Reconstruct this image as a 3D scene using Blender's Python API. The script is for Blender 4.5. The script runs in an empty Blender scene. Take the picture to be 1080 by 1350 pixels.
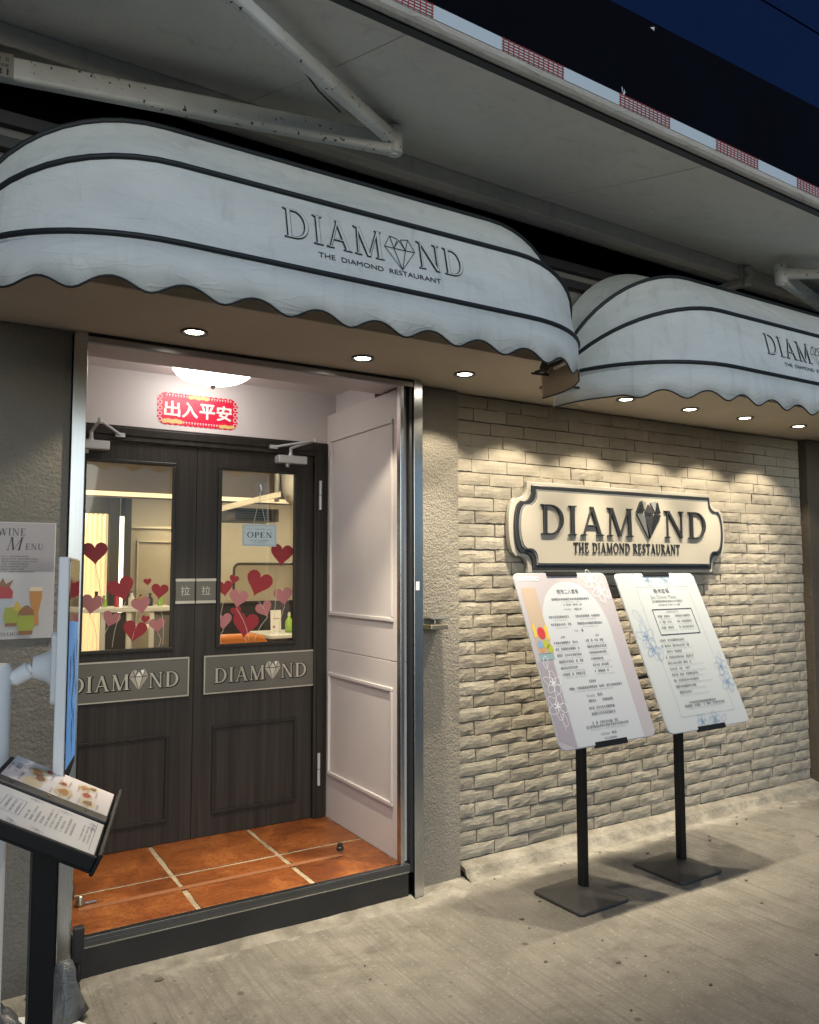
import bpy, bmesh, math, random
from mathutils import Vector, Matrix, noise
random.seed(7)
R = math.radians
SC = bpy.context.scene
COL = SC.collection

# ------------------------------------------------------------------ camera
cd = bpy.data.cameras.new("camera")
cam = bpy.data.objects.new("camera", cd)
COL.objects.link(cam)
YAW, PITCH, ROLL, FPX = 0.5469529, 0.07352292, -0.00175291, 1037.56
fwd = Vector((math.sin(YAW)*math.cos(PITCH), math.cos(YAW)*math.cos(PITCH), math.sin(PITCH)))
rgt0 = Vector((math.cos(YAW), -math.sin(YAW), 0))
up0 = rgt0.cross(fwd)
rgt = rgt0*math.cos(ROLL) + up0*math.sin(ROLL)
upv = -rgt0*math.sin(ROLL) + up0*math.cos(ROLL)
cam.matrix_world = Matrix(((rgt.x, upv.x, -fwd.x, 0), (rgt.y, upv.y, -fwd.y, -3.2966),
                           (rgt.z, upv.z, -fwd.z, 1.5), (0, 0, 0, 1)))
cd.sensor_fit = 'VERTICAL'
cd.sensor_height = 36.0
cd.lens = 36.0*FPX/1350.0
cd.clip_start = 0.05
cd.clip_end = 800
SC.camera = cam

# ------------------------------------------------------------------ world, sky glow, exposure
SUN_EL, SUN_AZ = R(9), R(193)
world = bpy.data.worlds.new("World")
SC.world = world
world.use_nodes = True
wn = world.node_tree.nodes
bg = wn["Background"]
sky = wn.new("ShaderNodeTexSky")
sky.sky_type = 'NISHITA'
sky.sun_disc = False
sky.sun_elevation = SUN_EL
sky.sun_rotation = SUN_AZ
sky.ozone_density = 6.0
sky.air_density = 1.0
sky.dust_density = 0.6
world.node_tree.links.new(sky.outputs[0], bg.inputs[0])
bg.inputs[1].default_value = 0.10

SUN_STRENGTH = 0.98
sl = bpy.data.lights.new("sun", 'SUN')
sl.energy = SUN_STRENGTH
sl.angle = R(45)
sl.color = (1.0, 1.0, 0.90)
sun = bpy.data.objects.new("sun", sl)
COL.objects.link(sun)
sun.rotation_euler = Vector((0.22, 0.95, -0.14)).to_track_quat('-Z', 'Y').to_euler()

SC.view_settings.view_transform = 'Standard'
SC.view_settings.look = 'None'
SC.view_settings.gamma = 1.0
SC.view_settings.use_curve_mapping = False
SC.view_settings.exposure = 0.22
SC.cycles.max_bounces = 8
SC.cycles.diffuse_bounces = 4
SC.cycles.glossy_bounces = 4
SC.cycles.transmission_bounces = 4
SC.cycles.transparent_max_bounces = 8
SC.cycles.sample_clamp_indirect = 4.0
SC.cycles.caustics_reflective = False
SC.cycles.caustics_refractive = False
SC.cycles.use_denoising = True

SPOT_W = 31.0
CORE_W = 112.0
DOME_E = 8.0
WARM = (1.0, 0.866, 0.65)

# ------------------------------------------------------------------ materials
MATS = {}

def mat(name, col, rough=0.6, metal=0.0, spec=0.5):
    m = bpy.data.materials.new(name)
    m.use_nodes = True
    b = m.node_tree.nodes["Principled BSDF"]
    b.inputs["Base Color"].default_value = (*col, 1)
    b.inputs["Roughness"].default_value = rough
    b.inputs["Metallic"].default_value = metal
    b.inputs["Specular IOR Level"].default_value = spec
    MATS[name] = m
    return m

def N(m, t, **kw):
    n = m.node_tree.nodes.new(t)
    for k, v in kw.items():
        setattr(n, k, v)
    return n

def L(m, a, b):
    m.node_tree.links.new(a, b)

def bsdf(m):
    return m.node_tree.nodes["Principled BSDF"]

def coords(m, scale=(1, 1, 1), world_space=True, rot=(0, 0, 0)):
    mp = N(m, "ShaderNodeMapping")
    mp.inputs["Scale"].default_value = scale
    mp.inputs["Rotation"].default_value = rot
    if world_space:
        g = N(m, "ShaderNodeNewGeometry")
        L(m, g.outputs["Position"], mp.inputs["Vector"])
    else:
        g = N(m, "ShaderNodeTexCoord")
        L(m, g.outputs["Object"], mp.inputs["Vector"])
    return mp.outputs[0]

def nz(m, vec, scale, detail=4, rough=0.55, dist=0.0):
    n = N(m, "ShaderNodeTexNoise")
    n.inputs["Scale"].default_value = scale
    n.inputs["Detail"].default_value = detail
    n.inputs["Roughness"].default_value = rough
    n.inputs["Distortion"].default_value = dist
    L(m, vec, n.inputs["Vector"])
    return n.outputs[0]

def ramp(m, fac, stops):
    r = N(m, "ShaderNodeValToRGB")
    e = r.color_ramp.elements
    while len(e) < len(stops):
        e.new(0.5)
    for el, (p, c) in zip(e, stops):
        el.position = p
        el.color = (*c, 1) if len(c) == 3 else c
    L(m, fac, r.inputs[0])
    return r.outputs[0]

def mixc(m, fac, a, b, mode='MIX'):
    x = N(m, "ShaderNodeMix", data_type='RGBA', blend_type=mode)
    for sock, v in ((x.inputs["Factor"], fac), (x.inputs["A"], a), (x.inputs["B"], b)):
        if isinstance(v, (int, float)):
            sock.default_value = v
        elif isinstance(v, tuple):
            sock.default_value = (*v, 1)
        else:
            L(m, v, sock)
    # colour sockets live at the end of the list for RGBA mixes
    return x

def cmix(m, fac, a, b, mode='MIX'):
    x = N(m, "ShaderNodeMix", data_type='RGBA', blend_type=mode)
    f, ca, cb = x.inputs[0], x.inputs[6], x.inputs[7]
    for sock, v in ((f, fac), (ca, a), (cb, b)):
        if isinstance(v, (int, float)):
            sock.default_value = v
        elif isinstance(v, tuple):
            sock.default_value = (*v, 1)
        else:
            L(m, v, sock)
    return x.outputs[2]

def math_(m, op, a, b=None):
    x = N(m, "ShaderNodeMath", operation=op)
    for i, v in enumerate((a, b)):
        if v is None:
            continue
        if isinstance(v, (int, float)):
            x.inputs[i].default_value = v
        else:
            L(m, v, x.inputs[i])
    return x.outputs[0]

def bump(m, h, strength=0.5, dist=0.01):
    b = N(m, "ShaderNodeBump")
    b.inputs["Strength"].default_value = strength
    b.inputs["Distance"].default_value = dist
    L(m, h, b.inputs["Height"])
    L(m, b.outputs[0], bsdf(m).inputs["Normal"])
    return b

def basecol(m, sock):
    L(m, sock, bsdf(m).inputs["Base Color"])

def stucco(name, col, col2, scale=70, strength=0.9, dist=0.012):
    m = mat(name, col, 0.85, spec=0.25)
    v = coords(m)
    big = nz(m, v, 1.7, 3)
    basecol(m, cmix(m, ramp(m, big, [(0.35, (0, 0, 0)), (0.7, (1, 1, 1))]), col, col2))
    h = math_(m, 'ADD', nz(m, v, scale, 6, 0.65), math_(m, 'MULTIPLY', nz(m, v, scale*0.3, 3), 0.8))
    bump(m, h, strength, dist)
    return m

M = {}
M['stucco_pillar'] = stucco('stucco_tan', (0.285, 0.262, 0.222), (0.235, 0.215, 0.182), 90)
M['stucco_left'] = stucco('stucco_grey', (0.25, 0.232, 0.20), (0.205, 0.19, 0.163), 75)
M['stucco_right'] = stucco('stucco_brown', (0.105, 0.088, 0.068), (0.085, 0.072, 0.056), 75)
M['soffit'] = stucco('soffit_paint', (0.58, 0.515, 0.42), (0.51, 0.45, 0.365), 110, 0.5, 0.006)
M['fascia'] = stucco('fascia_paint', (0.24, 0.235, 0.225), (0.19, 0.187, 0.18), 40, 0.2)

# brick
m = M['brick'] = mat('brick_stone', (0.42, 0.37, 0.29), 0.9, spec=0.2)
v = coords(m)
oi = N(m, "ShaderNodeObjectInfo")
hue = ramp(m, oi.outputs["Random"], [(0.0, (0.285, 0.257, 0.207)), (0.35, (0.385, 0.350, 0.285)), (0.7, (0.335, 0.302, 0.243)), (1.0, (0.42, 0.385, 0.318))])
blot = nz(m, v, 14, 5, 0.6)
c1 = cmix(m, ramp(m, blot, [(0.40, (0, 0, 0)), (0.72, (0.7, 0.7, 0.7))]), hue, (0.215, 0.195, 0.162))
basecol(m, c1)
vs = coords(m, (1, 1, 2.1))
h = math_(m, 'ADD', nz(m, vs, 24, 8, 0.70, 0.9), math_(m, 'MULTIPLY', nz(m, v, 130, 5, 0.65), 0.45))
bump(m, h, 0.75, 0.009)
m = M['brick_smooth'] = mat('brick_painted', (0.42, 0.37, 0.29), 0.85, spec=0.2)
v = coords(m)
oi = N(m, "ShaderNodeObjectInfo")
hue = ramp(m, oi.outputs["Random"], [(0.0, (0.34, 0.307, 0.246)), (0.5, (0.38, 0.345, 0.279)), (1.0, (0.41, 0.373, 0.305))])
basecol(m, cmix(m, ramp(m, nz(m, v, 9, 4), [(0.4, (0, 0, 0)), (0.8, (0.5, 0.5, 0.5))]), hue, (0.27, 0.246, 0.205)))
h = math_(m, 'ADD', nz(m, v, 22, 5, 0.55), math_(m, 'MULTIPLY', nz(m, v, 150, 4, 0.6), 0.3))
bump(m, h, 0.5, 0.010)
m = M['mortar'] = mat('mortar', (0.20, 0.182, 0.152), 0.95, spec=0.1)
bump(m, nz(m, coords(m), 90, 5), 0.7, 0.01)

# pavement concrete with broom lines, patches and grime
m = M['pavement'] = mat('pavement_concrete', (0.25, 0.22, 0.18), 0.75, spec=0.3)
v = coords(m)
big = nz(m, v, 0.9, 5, 0.6)
mid = nz(m, v, 6, 5, 0.6)
fine = nz(m, v, 70, 4, 0.6)
streak = nz(m, coords(m, (55, 1.6, 1)), 1.0, 4, 0.55)
c = cmix(m, ramp(m, big, [(0.3, (0, 0, 0)), (0.7, (1, 1, 1))]), (0.140, 0.131, 0.113), (0.228, 0.214, 0.185))
c = cmix(m, ramp(m, mid, [(0.45, (0, 0, 0)), (0.72, (0.7, 0.7, 0.7))]), c, (0.105, 0.098, 0.085))
c = cmix(m, ramp(m, streak, [(0.42, (0, 0, 0)), (0.72, (0.6, 0.6, 0.6))]), c, (0.110, 0.102, 0.088))
c = cmix(m, ramp(m, fine, [(0.58, (0, 0, 0)), (0.70, (0.6, 0.6, 0.6))]), c, (0.33, 0.31, 0.27))
spots = N(m, "ShaderNodeTexVoronoi")
spots.inputs["Scale"].default_value = 4.3
L(m, v, spots.inputs["Vector"])
c = cmix(m, ramp(m, spots.outputs["Distance"], [(0.035, (0.75, 0.75, 0.75)), (0.07, (0, 0, 0))]), c, (0.05, 0.045, 0.04))
# pale mortar smeared along the foot of the wall, with an uneven edge
sx = N(m, "ShaderNodeSeparateXYZ"); L(m, v, sx.inputs[0])
edge = math_(m, 'ADD', sx.outputs[1], math_(m, 'MULTIPLY', nz(m, v, 3.2, 6, 0.65, 0.6), 0.42))
smear = ramp(m, edge, [(0.0, (0, 0, 0)), (0.05, (0.85, 0.85, 0.85))])
sm2 = cmix(m, ramp(m, nz(m, v, 9, 6, 0.7, 0.5), [(0.36, (0, 0, 0)), (0.64, (1, 1, 1))]), (0.16, 0.15, 0.13), (0.32, 0.303, 0.262))
c = cmix(m, smear, c, sm2)
c = cmix(m, ramp(m, nz(m, coords(m, (1, 1, 1)), 130, 2, 0.5), [(0.66, (0, 0, 0)), (0.70, (0.6, 0.6, 0.6))]), c, (0.10, 0.09, 0.075))
g2 = N(m, "ShaderNodeTexVoronoi"); g2.inputs["Scale"].default_value = 11.0; L(m, v, g2.inputs["Vector"])
gate = ramp(m, nz(m, v, 1.6, 3, 0.5), [(0.50, (0, 0, 0)), (0.56, (1, 1, 1))])
c = cmix(m, math_(m, 'MULTIPLY', ramp(m, g2.outputs["Distance"], [(0.05, (0.6, 0.6, 0.6)), (0.11, (0, 0, 0))]), gate), c, (0.07, 0.065, 0.056))
stn = nz(m, v, 2.1, 6, 0.7, 1.4)
c = cmix(m, ramp(m, stn, [(0.56, (0, 0, 0)), (0.66, (0.55, 0.55, 0.55))]), c, (0.095, 0.088, 0.074))
crk = N(m, "ShaderNodeTexVoronoi", feature='DISTANCE_TO_EDGE'); crk.inputs["Scale"].default_value = 0.55
wv_ = N(m, "ShaderNodeVectorMath", operation='ADD'); L(m, v, wv_.inputs[0])
nv2 = N(m, "ShaderNodeTexNoise"); nv2.inputs["Scale"].default_value = 2.2; nv2.inputs["Detail"].default_value = 6
L(m, v, nv2.inputs["Vector"])
L(m, nv2.outputs[1], wv_.inputs[1]); L(m, wv_.outputs[0], crk.inputs["Vector"])
c = cmix(m, ramp(m, crk.outputs["Distance"], [(0.0, (0.3, 0.3, 0.3)), (0.004, (0, 0, 0))]), c, (0.09, 0.08, 0.065))
basecol(m, c)
h = math_(m, 'ADD', math_(m, 'MULTIPLY', streak, 1.1), math_(m, 'ADD', math_(m, 'MULTIPLY', fine, 0.35), math_(m, 'ADD', math_(m, 'MULTIPLY', mid, 0.7), math_(m, 'MULTIPLY', smear, 1.2))))
bump(m, h, 0.6, 0.014)
L(m, ramp(m, big, [(0.3, (0.62,)*3), (0.7, (0.85,)*3)]), bsdf(m).inputs["Roughness"])
m = M['screed'] = mat('rough_mortar_fillet', (0.40, 0.36, 0.29), 0.9, spec=0.2)
v = coords(m)
c = cmix(m, ramp(m, nz(m, v, 7, 6, 0.65), [(0.38, (0, 0, 0)), (0.66, (1, 1, 1))]), (0.165, 0.153, 0.13), (0.29, 0.272, 0.232))
basecol(m, c)
bump(m, math_(m, 'ADD', nz(m, v, 24, 6, 0.65), math_(m, 'MULTIPLY', nz(m, v, 120, 3), 0.2)), 0.8, 0.02)

def fabric(name, col, dirt):
    m = mat(name, col, 0.55, spec=0.35)
    v = coords(m)
    d = nz(m, coords(m, (1.2, 1.2, 3.0)), 1.8, 5, 0.6, 0.8)
    c = cmix(m, ramp(m, d, [(0.38, (0, 0, 0)), (0.75, (0.8, 0.8, 0.8))]), col, dirt)
    s = nz(m, coords(m, (2, 2, 14)), 1.4, 4, 0.7, 2.0)
    c = cmix(m, ramp(m, s, [(0.60, (0, 0, 0)), (0.78, (0.30, 0.30, 0.30))]), c, (dirt[0]*0.6, dirt[1]*0.63, dirt[2]*0.65))
    dr = nz(m, coords(m, (16, 16, 0.9)), 1.0, 4, 0.6, 0.6)
    c = cmix(m, ramp(m, dr, [(0.56, (0, 0, 0)), (0.78, (0.38, 0.38, 0.38))]), c, (dirt[0]*0.62, dirt[1]*0.62, dirt[2]*0.58))
    basecol(m, c)
    wr = nz(m, coords(m, (1, 1, 1), rot=(0.5, 0.6, 0.3)), 4.5, 3, 0.5, 1.2)
    cr = nz(m, coords(m, (0.7, 1, 3.2), rot=(0.2, 0.7, 0.9)), 3.0, 2, 0.4, 2.5)
    crease = ramp(m, cr, [(0.47, (0, 0, 0)), (0.50, (1, 1, 1)), (0.53, (0, 0, 0))])
    bump(m, math_(m, 'ADD', math_(m, 'ADD', wr, math_(m, 'MULTIPLY', crease, 0.10)), math_(m, 'MULTIPLY', nz(m, v, 400, 2), 0.03)), 0.36, 0.03)
    return m
M['awning'] = fabric('awning_vinyl', (0.73, 0.755, 0.725), (0.57, 0.60, 0.58))
M['awning_back'] = mat('awning_inner', (0.50, 0.42, 0.32), 0.8)
M['trim'] = mat('awning_trim_black', (0.012, 0.016, 0.02), 0.6)
M['canopy'] = fabric('sunshade_fabric', (0.84, 0.80, 0.73), (0.72, 0.685, 0.625))
M['ink'] = mat('ink', (0.015, 0.02, 0.025), 0.6)
M['ink_grey'] = mat('ink_grey', (0.22, 0.22, 0.24), 0.7)
M['white_line'] = mat('white_line', (0.72, 0.72, 0.76), 0.6)

def metal(name, col, rough, brushed=True):
    m = mat(name, col, rough, 1.0)
    if brushed:
        s = nz(m, coords(m, (60, 60, 0.8)), 1.0, 4, 0.6)
        L(m, ramp(m, s, [(0.3, (rough*0.93,)*3), (0.7, (min(1, rough*1.10),)*3)]), bsdf(m).inputs["Roughness"])
        b = nz(m, coords(m), 2.5, 4, 0.6)
        basecol(m, cmix(m, ramp(m, b, [(0.45, (0, 0, 0)), (0.8, (0.6, 0.6, 0.6))]), col, tuple(x*0.65 for x in col)))
    return m
M['steel'] = metal('stainless_steel', (0.60, 0.62, 0.63), 0.26)
M['steel_dark'] = metal('dark_steel', (0.16, 0.165, 0.17), 0.35)
M['pewter'] = metal('pewter_plate', (0.155, 0.145, 0.122), 0.45)
bsdf(M['pewter']).inputs['Metallic'].default_value = 0.55
M['pewter_light'] = metal('pewter_letters', (0.60, 0.55, 0.45), 0.33)
bsdf(M['pewter_light']).inputs['Metallic'].default_value = 0.6
M['head_steel'] = mat('plain_steel', (0.42, 0.43, 0.44), 0.3, 1.0)
M['alu'] = mat('aluminium_paint', (0.55, 0.56, 0.57), 0.4, 0.4)
M['brass'] = metal('dull_brass', (0.45, 0.40, 0.30), 0.4, False)

# painted arm with chips and rust spots
m = M['arm'] = mat('chipped_white_paint', (0.80, 0.81, 0.79), 0.45)
v = coords(m)
ch = nz(m, v, 55, 3, 0.55)
msk = ramp(m, ch, [(0.655, (0, 0, 0)), (0.675, (1, 1, 1))])
st = nz(m, coords(m, (2, 2, 2)), 3, 5, 0.6)
c = cmix(m, ramp(m, st, [(0.4, (0, 0, 0)), (0.75, (0.7, 0.7, 0.7))]), (0.80, 0.81, 0.79), (0.58, 0.56, 0.51))
basecol(m, cmix(m, msk, c, (0.05, 0.035, 0.025)))
bump(m, math_(m, 'MULTIPLY', ch, -1), 0.15, 0.004)
M['bar_grey'] = fabric('grey_bar_paint', (0.70, 0.67, 0.62), (0.54, 0.515, 0.475))

# dark wood veneer with vertical grain
def wood(name, a, b_, rough=0.45):
    m = mat(name, a, rough, spec=0.35)
    g = nz(m, coords(m, (38, 38, 0.9)), 1.0, 6, 0.62, 0.6)
    g2 = nz(m, coords(m, (150, 150, 2.2)), 1.0, 3, 0.6)
    c = cmix(m, ramp(m, g, [(0.35, (0, 0, 0)), (0.72, (1, 1, 1))]), a, b_)
    c = cmix(m, ramp(m, g2, [(0.58, (0, 0, 0)), (0.75, (0.5, 0.5, 0.5))]), c, tuple(x*1.6 for x in b_))
    basecol(m, c)
    bump(m, g2, 0.15, 0.002)
    return m
M['wood'] = wood('dark_wood', (0.017, 0.0135, 0.011), (0.040, 0.034, 0.029))
M['wood_trim'] = wood('dark_wood_trim', (0.014, 0.012, 0.010), (0.03, 0.026, 0.022), 0.35)
M['black'] = mat('black_satin', (0.005, 0.005, 0.0055), 0.5, spec=0.3)
M['black_plastic'] = mat('black_plastic', (0.018, 0.018, 0.02), 0.5)
m = M['base_black'] = mat('black_cast_base', (0.035, 0.034, 0.034), 0.45)
bump(m, nz(m, coords(m), 160, 3), 0.15, 0.002)
m = M['riser'] = mat('dark_riser_tile', (0.030, 0.029, 0.028), 0.35)
basecol(m, cmix(m, ramp(m, nz(m, coords(m), 5, 5), [(0.4, (0, 0, 0)), (0.8, (0.6, 0.6, 0.6))]), (0.026, 0.025, 0.025), (0.055, 0.05, 0.045)))
def paintm(name, col, rough=0.5):
    m = mat(name, col, rough)
    v = coords(m)
    c_ = cmix(m, ramp(m, nz(m, v, 2.2, 4), [(0.4, (0, 0, 0)), (0.8, (0.45, 0.45, 0.45))]), col, tuple(x*0.80 for x in col))
    sc_ = nz(m, coords(m, (3, 3, 14), rot=(0.3, 0.1, 0)), 2.2, 5, 0.7, 1.5)
    basecol(m, cmix(m, ramp(m, sc_, [(0.66, (0, 0, 0)), (0.74, (0.35, 0.35, 0.35))]), c_, tuple(x*0.55 for x in col)))
    bump(m, nz(m, v, 180, 3), 0.05, 0.002)
    return m
M['porch_white'] = paintm('porch_paint', (0.70, 0.655, 0.645), 0.5)
M['white_plastic'] = mat('white_plastic', (0.74, 0.77, 0.78), 0.35)

# terracotta
m = M['terracotta'] = mat('terracotta_tile', (0.36, 0.115, 0.03), 0.38, spec=0.5)
v = coords(m)
oi = N(m, "ShaderNodeObjectInfo")
a = nz(m, v, 5, 6, 0.65, 0.6)
c = ramp(m, a, [(0.30, (0.105, 0.030, 0.009)), (0.5, (0.215, 0.062, 0.014)), (0.70, (0.33, 0.115, 0.028))])
c = cmix(m, ramp(m, nz(m, v, 28, 5, 0.7), [(0.52, (0, 0, 0)), (0.75, (0.7, 0.7, 0.7))]), c, (0.085, 0.028, 0.012))
c = cmix(m, math_(m, 'MULTIPLY', oi.outputs["Random"], 0.2), c, (0.36, 0.12, 0.03))
basecol(m, c)
pit = nz(m, v, 75, 5, 0.7, 0.8)
c = cmix(m, ramp(m, pit, [(0.50, (0, 0, 0)), (0.68, (0.75, 0.75, 0.75))]), c, (0.07, 0.022, 0.009))
basecol(m, c)
bump(m, math_(m, 'ADD', nz(m, v, 40, 5, 0.6), math_(m, 'MULTIPLY', pit, 0.5)), 0.4, 0.006)
L(m, ramp(m, a, [(0.3, (0.30,)*3), (0.7, (0.48,)*3)]), bsdf(m).inputs["Roughness"])
m = M['grout'] = mat('cream_grout', (0.40, 0.33, 0.22), 0.9)
basecol(m, cmix(m, ramp(m, nz(m, coords(m), 9, 5, 0.7), [(0.4, (0, 0, 0)), (0.65, (1, 1, 1))]), (0.40, 0.33, 0.22), (0.22, 0.17, 0.11)))
bump(m, nz(m, coords(m), 120, 4), 0.5, 0.004)
M['strip'] = mat('plastic_floor_strip', (0.26, 0.105, 0.045), 0.55)

def glass(name, tint=(1, 1, 1), gl=1.0):
    m = bpy.data.materials.new(name)
    m.use_nodes = True
    nt = m.node_tree
    nt.nodes.remove(bsdf(m))
    out = nt.nodes["Material Output"]
    tr = N(m, "ShaderNodeBsdfTransparent")
    tr.inputs[0].default_value = (*tint, 1)
    g = N(m, "ShaderNodeBsdfGlossy")
    g.inputs["Roughness"].default_value = 0.02
    fr = N(m, "ShaderNodeFresnel")
    fr.inputs[0].default_value = 1.5
    mx = N(m, "ShaderNodeMixShader")
    L(m, fr.outputs[0], mx.inputs[0])
    L(m, tr.outputs[0], mx.inputs[1])
    L(m, g.outputs[0], mx.inputs[2])
    L(m, mx.outputs[0], out.inputs[0])
    return m
M['glass'] = glass('window_glass', (0.93, 0.95, 0.94))
M['clear'] = glass('clear_plastic', (0.97, 0.97, 0.97))
m = M['bag'] = mat('grey_translucent_bag', (0.085, 0.092, 0.098), 0.3)
bump(m, nz(m, coords(m), 14, 4, 0.6, 1.0), 0.5, 0.03)

def emit(name, col, e):
    m = mat(name, col, 0.4)
    bsdf(m).inputs["Emission Color"].default_value = (*col, 1)
    bsdf(m).inputs["Emission Strength"].default_value = e
    return m
M['lamp_lens'] = emit('lamp_lens', (1.0, 0.90, 0.74), 22)
M['dome'] = emit('dome_glass', (1.0, 0.955, 0.90), DOME_E)
M['red'] = mat('red_foil', (0.72, 0.008, 0.055), 0.3)
M['gold'] = mat('gold_print', (0.75, 0.52, 0.20), 0.4)
M['pinkwhite'] = mat('pale_print', (0.82, 0.62, 0.62), 0.5)
M['white'] = mat('white_print', (0.82, 0.80, 0.77), 0.5)
M['heart_red'] = mat('heart_dark_red', (0.25, 0.012, 0.018), 0.5)
M['heart_pink'] = mat('heart_pink', (0.36, 0.135, 0.14), 0.55)
M['string'] = mat('pale_string', (0.55, 0.50, 0.42), 0.8)
M['stem'] = mat('dark_stem', (0.14, 0.10, 0.07), 0.8)
M['open_blue'] = mat('pale_blue_card', (0.50, 0.62, 0.67), 0.5)
M['navy'] = mat('navy_ink', (0.03, 0.05, 0.09), 0.6)
M['sign_cream'] = paintm('sign_cream', (0.315, 0.292, 0.248), 0.6)
M['sign_rim'] = paintm('sign_rim_cream', (0.36, 0.34, 0.295), 0.6)
M['sign_black'] = mat('sign_black', (0.02, 0.021, 0.023), 0.35)
M['sign_grey'] = mat('sign_grey', (0.13, 0.135, 0.14), 0.5)  # paints the border shading and the emblem's facet highlights
M['print_lilac'] = mat('print_lilac', (0.335, 0.315, 0.345), 0.35)
M['print_white'] = mat('print_white', (0.40, 0.425, 0.46), 0.35)
M['print_pale'] = mat('print_pale_blue', (0.365, 0.395, 0.415), 0.35)
M['print_mauve'] = mat('print_mauve', (0.27, 0.25, 0.29), 0.35)
M['print_taupe'] = mat('print_taupe', (0.35, 0.28, 0.22), 0.35)
M['print_teal'] = mat('print_teal', (0.20, 0.28, 0.30), 0.35)
M['blue_flower'] = mat('blue_flower_print', (0.16, 0.26, 0.42), 0.4)
M['paper'] = mat('menu_paper', (0.88, 0.87, 0.86), 0.25)
M['paper_pink'] = mat('menu_paper_pink', (0.84, 0.78, 0.77), 0.25)
M['food_red'] = mat('food_red', (0.40, 0.035, 0.04), 0.4)
M['food_orange'] = mat('food_orange', (0.46, 0.21, 0.06), 0.4)
M['food_yellow'] = mat('food_yellow', (0.50, 0.37, 0.05), 0.4)
M['food_green'] = mat('food_green', (0.30, 0.33, 0.045), 0.4)
M['food_brown'] = mat('food_brown', (0.24, 0.11, 0.05), 0.4)
M['food_cream'] = mat('food_cream', (0.66, 0.55, 0.36), 0.4)
M['poster_top'] = mat('poster_mauve', (0.27, 0.24, 0.25), 0.2)
M['poster_low'] = mat('poster_pale', (0.46, 0.44, 0.435), 0.2)
M['upper_black'] = stucco('upper_black', (0.0022, 0.0028, 0.006), (0.0015, 0.002, 0.004), 30, 0.2)
bsdf(M['upper_black']).inputs['Specular IOR Level'].default_value = 0.08
m = M['upper_blue'] = mat('upper_blue', (0.002, 0.012, 0.06), 0.6, spec=0.15)
v = coords(m)
basecol(m, cmix(m, nz(m, v, 0.8, 3), (0.0010, 0.008, 0.050), (0.002, 0.015, 0.066)))
# reflective mesh tape
m = M['tape_white'] = mat('reflective_tape_white', (0.66, 0.74, 0.78), 0.3)
bump(m, nz(m, coords(m), 120, 3), 0.2, 0.002)
M['tape_red'] = mat('reflective_tape_red', (0.38, 0.065, 0.05), 0.4)
# interior
M['room_wall'] = paintm('room_cream', (0.60, 0.535, 0.41), 0.5)
M['room_ceiling'] = mat('room_ceiling', (0.115, 0.088, 0.066), 0.5)
M['room_dark'] = mat('room_dark', (0.035, 0.03, 0.028), 0.5)
M['room_floor'] = wood('room_floor', (0.09, 0.055, 0.03), (0.14, 0.09, 0.05), 0.3)
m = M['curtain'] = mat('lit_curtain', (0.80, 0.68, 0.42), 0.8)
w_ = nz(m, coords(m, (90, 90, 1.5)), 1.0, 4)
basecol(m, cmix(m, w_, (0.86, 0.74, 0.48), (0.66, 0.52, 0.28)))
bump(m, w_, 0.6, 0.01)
M['lit_strip'] = emit('lit_strip', (1.0, 0.90, 0.66), 3.2)
M['room_panel'] = emit('room_ceiling_light', (1.0, 0.82, 0.56), 30.0)
M['spot_small'] = emit('room_spot', (1.0, 0.92, 0.80), 14)
M['orange'] = mat('orange_leather', (0.55, 0.17, 0.03), 0.4)
m = M['rattan'] = mat('textured_cream_panel', (0.66, 0.58, 0.42), 0.6)
bump(m, nz(m, coords(m, (1, 1, 1)), 60, 5, 0.7, 1.5), 0.9, 0.012)
M['table_top'] = mat('white_table', (0.66, 0.64, 0.58), 0.3)
M['green_glass'] = mat('green_bottle', (0.30, 0.50, 0.08), 0.15)
M['screen'] = mat('black_glass_screen', (0.006, 0.008, 0.012), 0.05, spec=0.8)

# ------------------------------------------------------------------ builders
def inv_parent(o, parent):
    if parent is not None:
        o.parent = parent
        loc = Vector(parent.location) if parent.type == 'EMPTY' else Vector((0, 0, 0))
        o.matrix_parent_inverse = Matrix.Translation(-loc)

def tag(o, label=None, cat=None, group=None, kind=None):
    if label: o['label'] = label
    if cat: o['category'] = cat
    if group: o['group'] = group
    if kind: o['kind'] = kind
    return o

def thing(name, label, cat, loc=(0, 0, 0), group=None):
    o = bpy.data.objects.new(name, None)
    COL.objects.link(o)
    o.location = loc
    o.empty_display_size = 0.1
    return tag(o, label, cat, group)

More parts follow.
